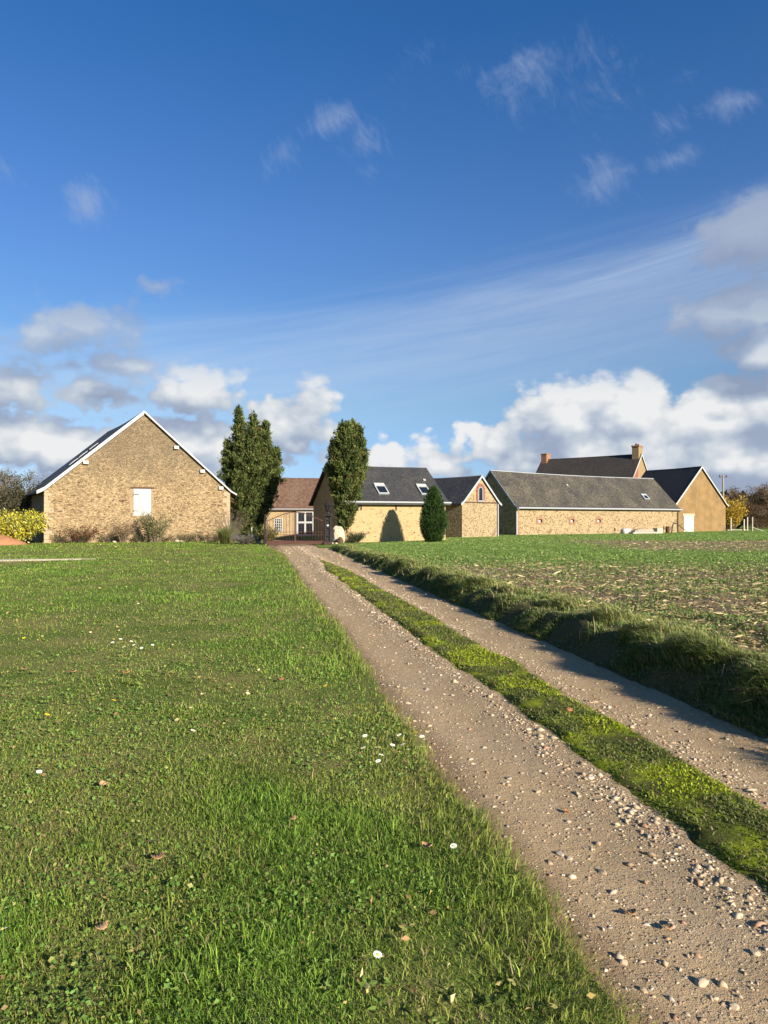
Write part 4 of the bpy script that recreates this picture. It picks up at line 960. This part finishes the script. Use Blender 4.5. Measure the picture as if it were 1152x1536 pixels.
finish(N, N.mix(N.noise(p, 12, 5, .7), (.38, .31, .20), (.60, .52, .38)), .95, bump=N.noise(p, 40, 4, .7), bstr=.6, bdist=.02, spec=.05); MAT['sand'] = m

gnd = MB(); S_ = 3000
gnd.add([(-S_, -S_, -.09), (S_, -S_, -.09), (S_, S_, -.09), (-S_, S_, -.09)], [(0, 1, 2, 3)])
tag(gnd.build('ground', MAT['meadow']), kind='structure')

def edge_l(v): return 1.16 + .16 * (fbm(v, 3.3, .9, 3) - .5) + .05 * (fbm(v, 9.3, 6, 2) - .5) - .55 * sstep(v, 31, 40)
def z_lawn(u, v, x, y):
    e = edge_l(v); z = .018 + .05 * (fbm(x, y, .5, 3) - .5) + .03 * (fbm(x, y, 3, 3) - .5)
    return np.where(u > e, -.05, z)
Ul = np.concatenate([np.linspace(-48, -8, 50)[:-1], np.linspace(-8, -.5, 60)[:-1], np.linspace(-.5, 1.45, 52)])
Vl = np.concatenate([np.linspace(-6, 2, 30)[:-1], geo(2, 48, 260, 1.6)])
grid_mesh('lawn', Ul, Vl, z_lawn, MAT['lawn'])

def z_track(u, v, x, y):
    rut = .022 * np.exp(-((u - 1.68) / .30) ** 2) + .022 * np.exp(-((u - 3.22) / .30) ** 2)
    return -.002 - rut * (1 - sstep(v, 26, 34)) + .022 * (fbm(x, y, 1.2, 4) - .5) + .012 * (fbm(x, y, 14, 3) - .5)
grid_mesh('track', np.linspace(.35, 5.2, 110), np.concatenate([np.linspace(-6, 1.5, 30)[:-1], geo(1.5, 53, 330, 1.8)]), z_track, MAT['track'])

def strip_edges(v):
    w = 1 - sstep(v, 21, 27.8)
    l = 2.13 + .16 * (fbm(v, 1.7, .8, 3) - .5) + .07 * (fbm(v, 4.7, 5, 2) - .5); r_ = 2.80 + .18 * (fbm(v, 6.1, .8, 3) - .5) + .07 * (fbm(v, 8.7, 5, 2) - .5)
    mid = (l + r_) / 2 - .05; return mid + (l - mid) * w, mid + (r_ - mid) * w
def z_strip(u, v, x, y):
    l, r_ = strip_edges(v); t = np.clip(np.minimum(u - l, r_ - u) / .10, -1, 1)
    return np.where(t < 0, -.07, .030 * sstep(t, 0, 1) + .055 * (fbm(x, y, 3, 4) - .35) * np.clip(t, 0, 1) - .012)
grid_mesh('grass_median', np.linspace(1.98, 2.96, 60), np.concatenate([np.linspace(-6, 1.5, 25)[:-1], geo(1.5, 29, 330, 1.7)]), z_strip, MAT['moss'])

def z_field(u, v, x, y):
    z = h_field(x, y); nr = sstep(u, 3.5, 3.9) * (1 - sstep(v, 30, 60))
    return z + nr * (.12 * (fbm(x, y, 1.3, 3) - .5) + .09 * (fbm(x, y, 5.5, 3) - .5)) + .05 * (fbm(x, y, .25, 2) - .5) * sstep(u, 5, 9)
Uf = np.concatenate([np.linspace(3.35, 4.9, 40)[:-1], 4.9 + geo(0, 110, 130, 2.2)]); Vf = np.concatenate([np.linspace(-8, 2, 24)[:-1], geo(2, 112, 300, 1.8)])
bk = lambda u, v: (u < 4.45) & (v < 38)
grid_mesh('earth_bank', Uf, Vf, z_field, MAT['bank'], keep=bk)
grid_mesh('field', Uf, Vf, z_field, MAT['field'], keep=lambda u, v: ~bk(u, v))
# bare sandy strip across the far left of the lawn
grid_mesh('sandy_path', np.linspace(-17.5, -5.6, 80), np.linspace(26.2, 30.0, 30), lambda u, v, x, y: np.where(np.abs(v - 28.2 - .10 * (u + 11)) < .55 * sstep(u, -5.6, -9) * (.3 + fbm(x, y, 1.5, 3)), .062, -.05) + .0 * u, MAT['sand'])

# ------------------------------------------------------------------ grasses and stones
def scatter(n, d0, d1, power=1.0, side=.66, extra=1.2):
    """random ground points, denser near the viewpoint's end of the lawn"""
    d = d0 * (d1 / d0) ** (rng.random(n) ** power); x = rng.uniform(-1, 1, n) * (side * d + extra); return x, d
def stuff(o, label, cat): return tag(o, label, cat, kind='stuff')
GREEN = np.array([(.112, .205, .024), (.175, .288, .034), (.255, .355, .048), (.33, .395, .085)])

# lawn
def lawn_blades(name, n0, d0, d1, hs, ws, label, far):
    x, y = scatter(n0, d0, d1); u, v = uv_of(x, y); k = (u < edge_l(v) + .03 * rng.normal(size=len(u))); x, y, u, v = x[k], y[k], u[k], v[k]
    inb = (x + 21.3) * math.sin(R(149)) + (y - 44.5) * math.cos(R(149)); k = inb > .3; x, y, u, v = x[k], y[k], u[k], v[k]
    dry = fbm(x, y, .35, 4, 2) * .60 + fbm(x, y, 1.6, 3, 5) * .40 + .30 * np.exp(-(((x + 3.8) / 3.0) ** 2 + ((y - 7.9) / 3.4) ** 2)) + .05 * sstep(y, 9, 22) - .10 * np.exp(-((u - .1) / 1.0) ** 2)
    dry = sstep(dry, .46, .68)
    k = (rng.random(len(x)) > dry * .62) & ((hs < 2) | (fbm(x, y, 2.2, 3, 16) > .53)); x, y, u, v, dry = x[k], y[k], u[k], v[k], dry[k]; n = len(x)
    d = np.hypot(x, y); near_edge = sstep(u, edge_l(v) - .50, edge_l(v))
    tall = fbm(x, y, 1.4, 3, 9); tuf = fbm(x, y, 7, 2, 10)
    h = (.018 + .050 * tall * tuf * 1.6 + .055 * near_edge * fbm(x, y, 2.2, 2, 3)) * rng.uniform(.45, 1.45, n) * (1 - .40 * dry) * (1 + d / 40) * hs
    w = .0023 * (1 + d / 3.4) * rng.uniform(.6, 1.4, n) * ws
    a = rng.uniform(0, 6.283, n); le = np.stack([np.cos(a), np.sin(a)], 1) * (h * rng.uniform(.15, 1.3, n))[:, None]; le[:, 0] += near_edge * .03
    hue = fbm(x, y, .9, 4, 12)
    col_ = GREEN[np.clip((hue * 3.0 - .1 + rng.normal(0, .8, n)).astype(int), 0, 3)] * (1 + rng.normal(0, .22, (n, 1))) * (.72 + .56 * fbm(x, y, 2.6, 3, 14))[:, None]
    t = (dry * .70 * rng.random(n) ** .7)[:, None] + (near_edge * .40 * rng.random(n))[:, None]; col_ = col_ * (1 - t) + np.array([.42, .39, .085]) * t
    dead = rng.random(n) < .03 + .12 * dry + .05 * near_edge; col_[dead] = np.array([.40, .31, .15]) * rng.uniform(.5, 1.15, (dead.sum(), 1))
    zz = z_lawn(np.minimum(u, edge_l(v) - .01), v, x, y)
    stuff(add(name, blade_mesh(name, np.stack([x, y, zz - .004], 1), h, w, le, np.clip(col_, 0, 1)), MAT['grass']), label, 'grass')
lawn_blades('lawn_grass', 380000, 3.6, 47, .92, .88, 'mown lawn of short green and yellowing grass', 1)
lawn_blades('tussock_grass', 60000, 1.5, 14, 2.0, 1.0, 'longer loose blades tufting out of the foreground lawn', 0)
lawn_blades('near_grass', 420000, 1.5, 6.0, .92, .80, 'close foreground lawn of fine mixed green blades', 0)

# broad-leaved weeds and clover in the lawn, in patches
x, y = scatter(150000, 1.5, 26); u, v = uv_of(x, y); pt = fbm(x, y, 1.1, 4, 21) + .14 * np.exp(-(((x + 3.2) / 3.0) ** 2 + ((y - 6.5) / 4) ** 2))
k = (u < edge_l(v) - .05) & (pt + rng.normal(0, .05, len(x)) > .585); x, y, u, v = x[k], y[k], u[k], v[k]; n = len(x); d = np.hypot(x, y)
ln = rng.choice([.007, .010, .014, .018], n, p=[.35, .35, .2, .1]) * rng.uniform(.7, 1.3, n) * (1 + d / 14); a = rng.uniform(0, 6.283, n)
c_ = np.array([(.15, .27, .045), (.19, .31, .06), (.11, .19, .035), (.33, .33, .09), (.28, .19, .08)])[rng.choice(5, n, p=[.34, .24, .24, .10, .08])] * rng.uniform(.75, 1.25, (n, 1))
stuff(add('lawn_weeds', leaf_mesh('lawn_weeds', np.stack([x, y, z_lawn(u, v, x, y) + rng.uniform(.004, .038, n)], 1), np.stack([np.cos(a), np.sin(a), rng.uniform(-.2, .7, n)], 1), ln, ln * .75, c_, .12), MAT['grass']), 'clover and flat weeds growing through the lawn', 'weeds')

def rosettes(n0):
    x, y = scatter(n0, 1.8, 17); u, v = uv_of(x, y); pt = fbm(x, y, .8, 3, 23) + .18 * np.exp(-(((x + 3.4) / 3.0) ** 2 + ((y - 7.0) / 4) ** 2))
    k = (u < edge_l(v) - .1) & (pt + rng.normal(0, .06, len(x)) > .52); x, y, u, v = x[k], y[k], u[k], v[k]; m = len(x)
    z = z_lawn(u, v, x, y); R_ = rng.uniform(.014, .036, m) * (1 + np.hypot(x, y) / 20); hue = np.array([(.16, .24, .045), (.22, .27, .06), (.32, .29, .09), (.12, .17, .03)])[rng.choice(4, m, p=[.35, .3, .2, .15])]
    k = np.repeat(np.arange(m), 9); a = np.tile(np.arange(9) * .698, m) + rng.normal(0, .25, 9 * m); ln = R_[k] * rng.uniform(.6, 1.2, 9 * m)
    p = np.stack([x[k] + .004 * np.cos(a), y[k] + .004 * np.sin(a), z[k] + rng.uniform(.006, .022, 9 * m)], 1)
    stuff(add('lawn_rosettes', leaf_mesh('lawn_rosettes', p, np.stack([np.cos(a), np.sin(a), rng.uniform(.1, .65, 9 * m)], 1), ln, ln * .34, hue[k] * rng.uniform(.7, 1.2, (9 * m, 1)), .1), MAT['grass']), 'flat leaf rosettes of plantain and dandelion in the lawn', 'weeds')
rosettes(3400)

# small leaf litter blown over the lawn and the track
x, y = scatter(5200, 1.6, 44); u, v = uv_of(x, y); pt = fbm(x, y, .7, 4, 81)
k = (pt + rng.normal(0, .08, len(x)) + .08 * sstep(y, 12, 30) - .05 > .50) & ((u < edge_l(v)) | ((rng.random(len(x)) < .35) & (u < 3.5))); x, y, u, v = x[k], y[k], u[k], v[k]; n = len(x); a = rng.uniform(0, 6.283, n)
z = np.where(u < edge_l(v), z_lawn(np.minimum(u, edge_l(v) - .01), v, x, y) + rng.uniform(.012, .04, n), z_track(u, v, x, y) + .006)
ln = rng.uniform(.014, .034, n) * (1 + np.hypot(x, y) / 18)
stuff(add('leaf_litter', leaf_mesh('leaf_litter', np.stack([x, y, z], 1), np.stack([np.cos(a), np.sin(a), rng.normal(.1, .3, n)], 1), ln, ln * .6, tints(n, [(.50, .38, .12), (.34, .20, .09), (.55, .48, .24), (.24, .13, .06)], (3, 3, 2, 2)), .2), MAT['dry']), 'small yellow and brown leaf litter scattered over lawn and track', 'leaf litter')

# median strip: moss tufts and thin grass
vv = 1.4 * (28 / 1.4) ** rng.random(60000); l, r_ = strip_edges(vv); uu = l + (r_ - l) * rng.random(len(vv)); x, y = xy_of(uu, vv)
pt = fbm(x, y, 2.4, 4, 31); k = pt + rng.normal(0, .08, len(x)) > .42; x, y, uu, vv = x[k], y[k], uu[k], vv[k]; n = len(x); d = np.hypot(x, y)
bright = sstep(fbm(x, y, 1.6, 3, 33), .48, .62)[:, None]
c_ = (np.array([.16, .185, .045]) * (1 - bright) + np.array([.34, .40, .025]) * bright) * rng.uniform(.6, 1.3, (n, 1)); dd_ = rng.random(n) < .10; c_[dd_] = np.array([.30, .22, .11])
h = rng.uniform(.006, .026, n) * (1 + d / 25); a = rng.uniform(0, 6.283, n)
stuff(add('median_grass', blade_mesh('median_grass', np.stack([x, y, z_strip(uu, vv, x, y) - .003], 1), h, .0042 * (1 + d / 4) * rng.uniform(.7, 1.3, n), np.stack([np.cos(a), np.sin(a)], 1) * (h * rng.uniform(.4, 1.4, n))[:, None], np.clip(c_, 0, 1)), MAT['grass']), 'bright moss and thin grass between the wheel tracks', 'grass')

# the bank: long drooping grass
vv = 1.0 + 40 * rng.random(190000) ** 1.7 - 1.5; uu = 3.66 + .12 * (fbm(vv, 2.2, 1.4, 3) - .5) + np.abs(rng.normal(.40, .42, len(vv))) + .6 * np.maximum(0, vv - 37); x, y = xy_of(uu, vv); cl = fbm(x, y, 1.7, 3, 41)
k = (cl + rng.normal(0, .10, len(x)) > .40); x, y, uu, vv, cl = x[k], y[k], uu[k], vv[k], cl[k]; n = len(x); d = np.hypot(x, y)
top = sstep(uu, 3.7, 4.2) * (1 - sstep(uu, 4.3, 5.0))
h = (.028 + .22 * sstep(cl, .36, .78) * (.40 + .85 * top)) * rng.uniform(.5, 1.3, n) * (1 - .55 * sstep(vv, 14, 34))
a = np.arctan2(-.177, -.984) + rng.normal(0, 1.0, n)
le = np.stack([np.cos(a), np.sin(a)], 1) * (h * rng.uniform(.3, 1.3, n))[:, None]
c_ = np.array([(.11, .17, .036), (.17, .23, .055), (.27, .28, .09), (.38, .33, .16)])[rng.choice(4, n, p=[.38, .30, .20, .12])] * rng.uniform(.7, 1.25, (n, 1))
fr = (sstep(uu, 4.0, 4.35) * rng.random(n) ** .6)[:, None]; c_ = c_ * (1 - fr) + np.array([.40, .40, .13]) * rng.uniform(.7, 1.2, (n, 1)) * fr  # paler towards the bank top: sunlight put into the blade colour
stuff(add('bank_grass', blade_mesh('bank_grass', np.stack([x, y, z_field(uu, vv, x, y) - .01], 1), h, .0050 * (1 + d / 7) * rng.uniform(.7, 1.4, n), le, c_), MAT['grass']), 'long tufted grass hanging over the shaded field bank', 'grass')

vv = 2.5 + 32 * rng.random(900) ** 1.5; uu = 3.75 + np.abs(rng.normal(.32, .25, 900)); x, y = xy_of(uu, vv); k = fbm(x, y, 1.7, 3, 41) > .44; x, y, uu, vv = x[k], y[k], uu[k], vv[k]; n = len(x)
h = rng.uniform(.12, .32, n) * (1 - .5 * sstep(vv, 10, 30)); a = rng.uniform(0, 6.283, n)
stuff(add('bank_stalks', blade_mesh('bank_stalks', np.stack([x, y, z_field(uu, vv, x, y) - .01], 1), h, .0035 * (1 + np.hypot(x, y) / 6), np.stack([np.cos(a), np.sin(a)], 1) * (h * rng.uniform(.1, 1.2, n))[:, None], np.array([.46, .37, .20]) * rng.uniform(.5, 1.1, (n, 1))), MAT['dry']), 'dead pale grass stalks standing along the field bank', 'dry stalks')

# the field: green sprouts in rows, maize straw and stubble
def green_amt(x, y):
    wob = y + (fbm(x * .35, y, .30, 4, 51) - .5) * 13
    return .44 + .56 * sstep(wob, 17, 25) * (1 - sstep(wob, 29, 33) * (1 - sstep(wob, 44, 49)) * sstep(x, 8, 15))
d = 3.5 * (75 / 3.5) ** rng.random(390000); x = d * rng.uniform(-.12, .86, len(d)) + .4 + 1.6 * rng.random(len(d)); y = d; u, v = uv_of(x, y)
g = green_amt(x, y); pt = fbm(x, y, 1.6, 4, 53)
over = np.maximum(0, v - 37)
k = (u > 4.25 + .6 * over) & (rng.random(len(x)) < g * sstep(pt, .30, .62) * 1.0 + .04); x, y, u, v = x[k], y[k], u[k], v[k]; n = len(x); dd_ = np.hypot(x, y)
inb = (x - 12.1) * math.sin(R(145.8)) + (y - 65) * math.cos(R(145.8)); k = (inb > .2); x, y, u, v, dd_ = x[k], y[k], u[k], v[k], dd_[k]; n = len(x)
h = rng.uniform(.030, .085, n) * (1 - .35 * sstep(dd_, 16, 34)); a = rng.uniform(0, 6.283, n)
c_ = np.array([(.13, .205, .045), (.19, .26, .06), (.25, .30, .095)])[rng.choice(3, n, p=[.4, .4, .2])] * rng.uniform(.7, 1.25, (n, 1)) * (1 + .25 * sstep(dd_, 14, 30))[:, None]
stuff(add('crop_sprouts', blade_mesh('crop_sprouts', np.stack([x, y, z_field(u, v, x, y) - .005], 1), h, .0065 * (1 + dd_ / 5.5) * rng.uniform(.7, 1.3, n), np.stack([np.cos(a), np.sin(a)], 1) * (h * rng.uniform(.3, 1.1, n))[:, None], c_), MAT['grass']), 'young green crop sprouting over the stubble field', 'crop')
d = 4.2 * (52 / 4.2) ** rng.random(84000); x = d * rng.uniform(0, .84, len(d)) + .3 + 1.6 * rng.random(len(d)); y = d; u, v = uv_of(x, y); k = (u > 4.6 + .6 * np.maximum(0, v - 37)) & (rng.random(len(x)) < 1.45 - 1.40 * green_amt(x, y)); x, y, u, v = x[k], y[k], u[k], v[k]; n = len(x); dd_ = np.hypot(x, y)
ln = rng.gamma(1.6, .034, n).clip(.015, .24) * (1 + dd_ / 70); a = rng.uniform(0, 6.283, n); big = rng.random(n)
c_ = np.array([(.44, .34, .17), (.34, .25, .12), (.54, .44, .25), (.20, .13, .07)])[rng.choice(4, n, p=[.36, .28, .2, .16])] * rng.uniform(.75, 1.2, (n, 1))
stuff(add('stubble_straw', leaf_mesh('stubble_straw', np.stack([x, y, z_field(u, v, x, y) + rng.uniform(.005, .045, n)], 1), np.stack([np.cos(a), np.sin(a), rng.normal(.05, .18, n)], 1), ln, np.minimum(ln * .3, (.006 + .014 * big ** 2) * (1 + dd_ / 14)), c_, .15), MAT['dry']), 'pale broken maize straw littering the field', 'straw')

# gravel
oc = np.array([(1, 0, 0), (-1, 0, 0), (0, 1, 0), (0, -1, 0), (0, 0, 1), (0, 0, -1), (.62, .62, .45), (-.62, .6, .5), (.6, -.62, .5), (-.62, -.62, .42)])
fo = np.array([(0, 6, 4), (6, 2, 4), (2, 7, 4), (7, 1, 4), (1, 9, 4), (9, 3, 4), (3, 8, 4), (8, 0, 4), (6, 0, 5), (2, 6, 5), (7, 2, 5), (1, 7, 5), (9, 1, 5), (3, 9, 5), (8, 3, 5), (0, 8, 5)])
vv = 1.1 * (40 / 1.1) ** rng.random(80000); uu = rng.uniform(1.05, 4.0, len(vv)); l, r_ = strip_edges(vv)
x, y = xy_of(uu, vv); rim = np.exp(-((uu - l + .10) / .12) ** 2) + .7 * np.exp(-((uu - r_ - .10) / .12) ** 2)
k = ((uu < l) | (uu > r_)) & (rng.random(len(uu)) < .25 + .55 * fbm(x, y, 1.5, 3, 61) ** 1.5 + .75 * rim) & (uu > edge_l(vv) + .04); x, y, uu, vv, rim = x[k], y[k], uu[k], vv[k], rim[k]; n = len(x)
d = np.hypot(x, y); s = (rng.gamma(1.1, .0025, n) + .0016).clip(.0018, .020) * (1 + .5 * np.clip(rim[:n], 0, 1)) * (1 + d / 18)
rz = rng.uniform(0, 6.283, n); q = oc[None] * (1 + rng.normal(0, .26, (n, 10, 3))) * np.stack([s * rng.uniform(.8, 1.5, n), s * rng.uniform(.6, 1.0, n), s * rng.uniform(.4, .75, n)], 1)[:, None, :]
X_ = q[..., 0] * np.cos(rz)[:, None] - q[..., 1] * np.sin(rz)[:, None]; Y_ = q[..., 0] * np.sin(rz)[:, None] + q[..., 1] * np.cos(rz)[:, None]
P = np.stack([X_ + x[:, None], Y_ + y[:, None], q[..., 2] + (z_track(uu, vv, x, y) + s * rng.uniform(-.25, .15, n))[:, None]], -1).reshape(-1, 3)
c_ = np.array([(.40, .30, .19), (.47, .37, .25), (.32, .23, .14), (.54, .44, .31), (.36, .30, .23), (.38, .22, .13)])[rng.choice(6, n, p=[.30, .22, .20, .10, .12, .06])] * rng.uniform(.8, 1.2, (n, 1))
stuff(add('gravel', mesh_np('gravel', P, [(fo[None] + np.arange(n)[:, None, None] * 10).reshape(-1, 3)], np.repeat(c_, 10, 0)), MAT['pebble']), 'loose pale gravel lying on the wheel tracks', 'gravel')

# ------------------------------------------------------------------ countable small things: larger stones, fallen leaves, daisies, dandelions
def ground_px(px_, py_):
    Y = 1.6 * 1065 / (py_ - 777); return (px_ - 576) / 1065 * Y, Y
STN = [(1050, 1465, .035, 'biggest pale stone near the bottom right corner of the gravel track'), (896, 1257, .030, 'pale stone in the middle of the left wheel track with a leaf beside it'), (838, 1276, .028, 'flat stone left of the centre of the near wheel track'), (853, 1281, .022, 'small round stone right beside the flat stone on the near track'), (902, 1300, .030, 'pale stone with a dark shadow below the middle of the near wheel track'),
       (763, 1165, .026, 'grey stone on the left half of the wheel track beyond the daisies'), (933, 1438, .026, 'orange tinted stone near the lawn edge at the bottom'), (963, 1480, .022, 'tan stone close to the lawn edge at the very bottom'), (1004, 1378, .030, 'broken stone among brown leaves on the near track'), (1130, 1420, .026, 'grey stone at the right side of the near wheel track'),
       (806, 1182, .028, 'pale stone pair half way up the left wheel track'), (640, 1030, .036, 'pale stone far up the left wheel track'), (1098, 1498, .026, 'stone at the bottom of the track right of the biggest one'), (980, 1250, .024, 'stone close to the mossy strip on the left track')]
for i, (a, b, s, lab) in enumerate(STN):
    x, y = ground_px(a, b); u, v = uv_of(x, y)
    o = MB().rock((0, 0, s * .12), (s * .8, s * .62, s * .42), 200 + i).build('stone', plain('stone_%d' % i, [(.42, .33, .22), (.36, .27, .17), (.33, .28, .22)][i % 3], .9, .1, var=.12, scale=30), loc=(x, y, float(z_track(u, v, x, y))))
    o.rotation_euler = (0, 0, i * 1.3); tag(o, lab, 'stone', 'larger stones on the gravel track')
LEAF = [(238, 1302, .060, 'tan curled leaf on the lawn near the bottom left'), (157, 1193, .058, 'tan fallen leaf on the lawn left of the pale daisy'), (190, 1017, .085, 'orange brown leaf in the weedy patch, centre of three'), (110, 1016, .075, 'brown leaf in the weedy patch left of the orange one'), (38, 1012, .075, 'leftmost brown leaf in the weedy patch'), (422, 1028, .070, 'rust brown leaf alone on the smooth lawn'), (640, 1288, .055, 'orange leaf in the long grass near the track edge'), (155, 1412, .050, 'brown leaf over a dark hollow in the lower left'), (852, 1079, .085, 'large pale dry leaf on the mossy strip'), (945, 1365, .050, 'orange brown leaf on the near gravel track'), (1000, 1385, .045, 'dark brown leaf beside the broken stone on the track'), (850, 1212, .045, 'rust coloured leaf on the track above the stone group'), (440, 1245, .040, 'small tan leaf in the middle of the lower lawn')]
for i, (a, b, s, lab) in enumerate(LEAF):
    x, y = ground_px(a, b); u, v = uv_of(x, y)
    z = float(z_lawn(u, v, x, y)) + .035 if u < 1.1 else (float(z_strip(u, v, x, y)) + .03 if 2.0 < u < 2.9 else float(z_track(u, v, x, y)) + .008)
    n = 9; V = []; r = random.Random(300 + i)
    for k in range(n + 1):
        t = k / n; wd = s * .36 * math.sin(math.pi * min(1, t * .96 + .02)) ** .7 * (1 + .22 * (k % 2)); cz = .22 * s * (2 * t - 1) ** 2
        V += [(s * (t - .5), -wd, cz + .16 * s), (s * (t - .5), 0, cz), (s * (t - .5), wd, cz + .12 * s)]
    F = []
    for k in range(n):
        for q in (0, 1): a_ = k * 3 + q; F.append((a_, a_ + 1, a_ + 4, a_ + 3))
    o = thing('fallen_leaf', lab, 'leaf', (x, y, z), r.uniform(0, 6.28), 'fallen leaves')
    lf = MB().add(V, F).build('leaf_blade', plain('dead_leaf_%d' % i, [(.42, .24, .11), (.50, .30, .15), (.34, .16, .07)][i % 3], .8, .15, var=.2, scale=40), o, smooth=True)
    lf.modifiers.new('thickness', 'SOLIDIFY').thickness = .0012
    MB().tube([(-.5 * s, 0, .22 * s), (-.75 * s, .05 * s, .30 * s)], [.0012, .0009], 5).build('stalk', MAT['dark_wood'], o)
m_pet = plain('petal_white', (.82, .81, .76), .6, .2, var=.03); m_yel = plain('flower_yellow', (.80, .55, .02), .7, .1, var=.08); m_stem = plain('flower_stem', (.10, .17, .03), .7, .1)
def flower(name, cat, petal, centre, npet, rp, rc, h):
    o = thing(name, '', cat)
    MB().tube([(0, 0, -.02), (.003, 0, h * .5), (0, 0, h)], .0014, 5).build('stem', m_stem, o)
    pv = MB()
    for k in range(npet):
        a = 2 * math.pi * k / npet; ca, sa = math.cos(a), math.sin(a); q = rp * .22
        pt_ = lambda r_, s_, z: (ca * r_ - sa * s_, sa * r_ + ca * s_, h + z)
        pv.add([pt_(rc * .5, 0, .001), pt_(rp * .6, q, .004), pt_(rp, 0, .003), pt_(rp * .6, -q, .004), pt_(rp * .6, 0, .0018)], [(0, 4, 1), (1, 4, 2), (2, 4, 3), (3, 4, 0)])
    pv.build('petals', petal, o)
    MB().lathe([(rc, h + .0005), (rc * .9, h + .004), (rc * .4, h + .006)], 10).build('flower_centre', centre, o)
    return o
fl = {}
def plant_flower(kind, a, b, lab, group, h=.095):
    if kind not in fl: fl[kind] = flower('daisy', 'daisy', m_pet, m_yel, 14, .016, .0052, h) if kind == 'daisy' else flower('dandelion', 'dandelion', m_yel, m_yel, 22, .017, .007, h); o = fl[kind]
    else: o = copy_tree(fl[kind])
    x, y = ground_px(a, b); u, v = uv_of(x, y); o.location = (x, y, float(z_lawn(min(u, 1.0), v, x, y)) + .012); k = 1 + .10 * y / 3; o.scale = (k, k, 1.0); o.rotation_euler = (R(-16), R(8), a * 1.7)
    o['label'] = lab; o['group'] = group
DS = [(549, 1126), (552, 1151), (570, 1153), (571, 1173), (558, 1137), (599, 1162), (611, 1148), (621, 1133), (634, 1131), (618, 1158), (583, 1146), (632, 1154), (640, 1141), (565, 1164), (604, 1128)]
for a, b in DS: plant_flower('daisy', a, b, 'white daisy in the thick cluster by the track edge', 'daisies clustered by the track edge')
for a, b, lab in [(284, 1122, 'lone white daisy in the middle of the lawn'), (58, 1190, 'white daisy left of the fallen tan leaf'), (8, 1450, 'white daisy at the left edge near the bottom'), (557, 1478, 'white daisy close to the bottom centre of the lawn'), (682, 1308, 'white daisy in the long grass beside the orange leaf')]: plant_flower('daisy', a, b, lab, 'single daisies in the lawn')
for a, b in [(180, 972), (195, 976), (205, 982), (213, 987), (190, 985), (204, 990), (172, 978), (228, 982)]: plant_flower('daisy', a, b, 'white daisy in the loose group beyond the weedy patch', 'daisies beyond the weedy patch', .09)
for a, b, lab in [(141, 1073, 'left dandelion of the pair below the weedy patch'), (166, 1075, 'right dandelion of the pair below the weedy patch'), (39, 970, 'yellow dandelion at the left in the weedy patch'), (233, 934, 'yellow dandelion highest up in the lawn'), (241, 987, 'left one of two yellow dandelions beside the far daisies'), (251, 988, 'right one of two yellow dandelions beside the far daisies'), (493, 1048, 'yellow dandelion near the track half way down the lawn'), (536, 1103, 'yellow dandelion just above the daisy cluster'), (66, 1097, 'yellow dandelion at the lower left of the weedy patch'), (625, 1128, 'yellow dandelion inside the daisy cluster')]: plant_flower('dandelion', a, b, lab, 'dandelions in the lawn')

# distant wood all along the horizon ahead
a = rng.uniform(R(-85), R(85), 26000); rr = rng.uniform(330, 420, len(a)); hh = 9 + 7 * fbm(np.degrees(a) * 1.2, rr * .02, .5, 3, 71)
p = np.stack([np.sin(a) * rr, np.cos(a) * rr, hh * rng.random(len(a)) ** .8], 1); ln = rng.uniform(2.2, 4.6, len(a))
stuff(add('distant_wood', leaf_mesh('distant_wood', p, rng.normal(0, 1, (len(a), 3)), ln, ln * .7, tints(len(a), [(.07, .07, .035), (.10, .075, .04), (.05, .06, .03)], (2, 2, 2))), MAT['leaf']), 'low dark line of distant woodland on the horizon', 'wood')
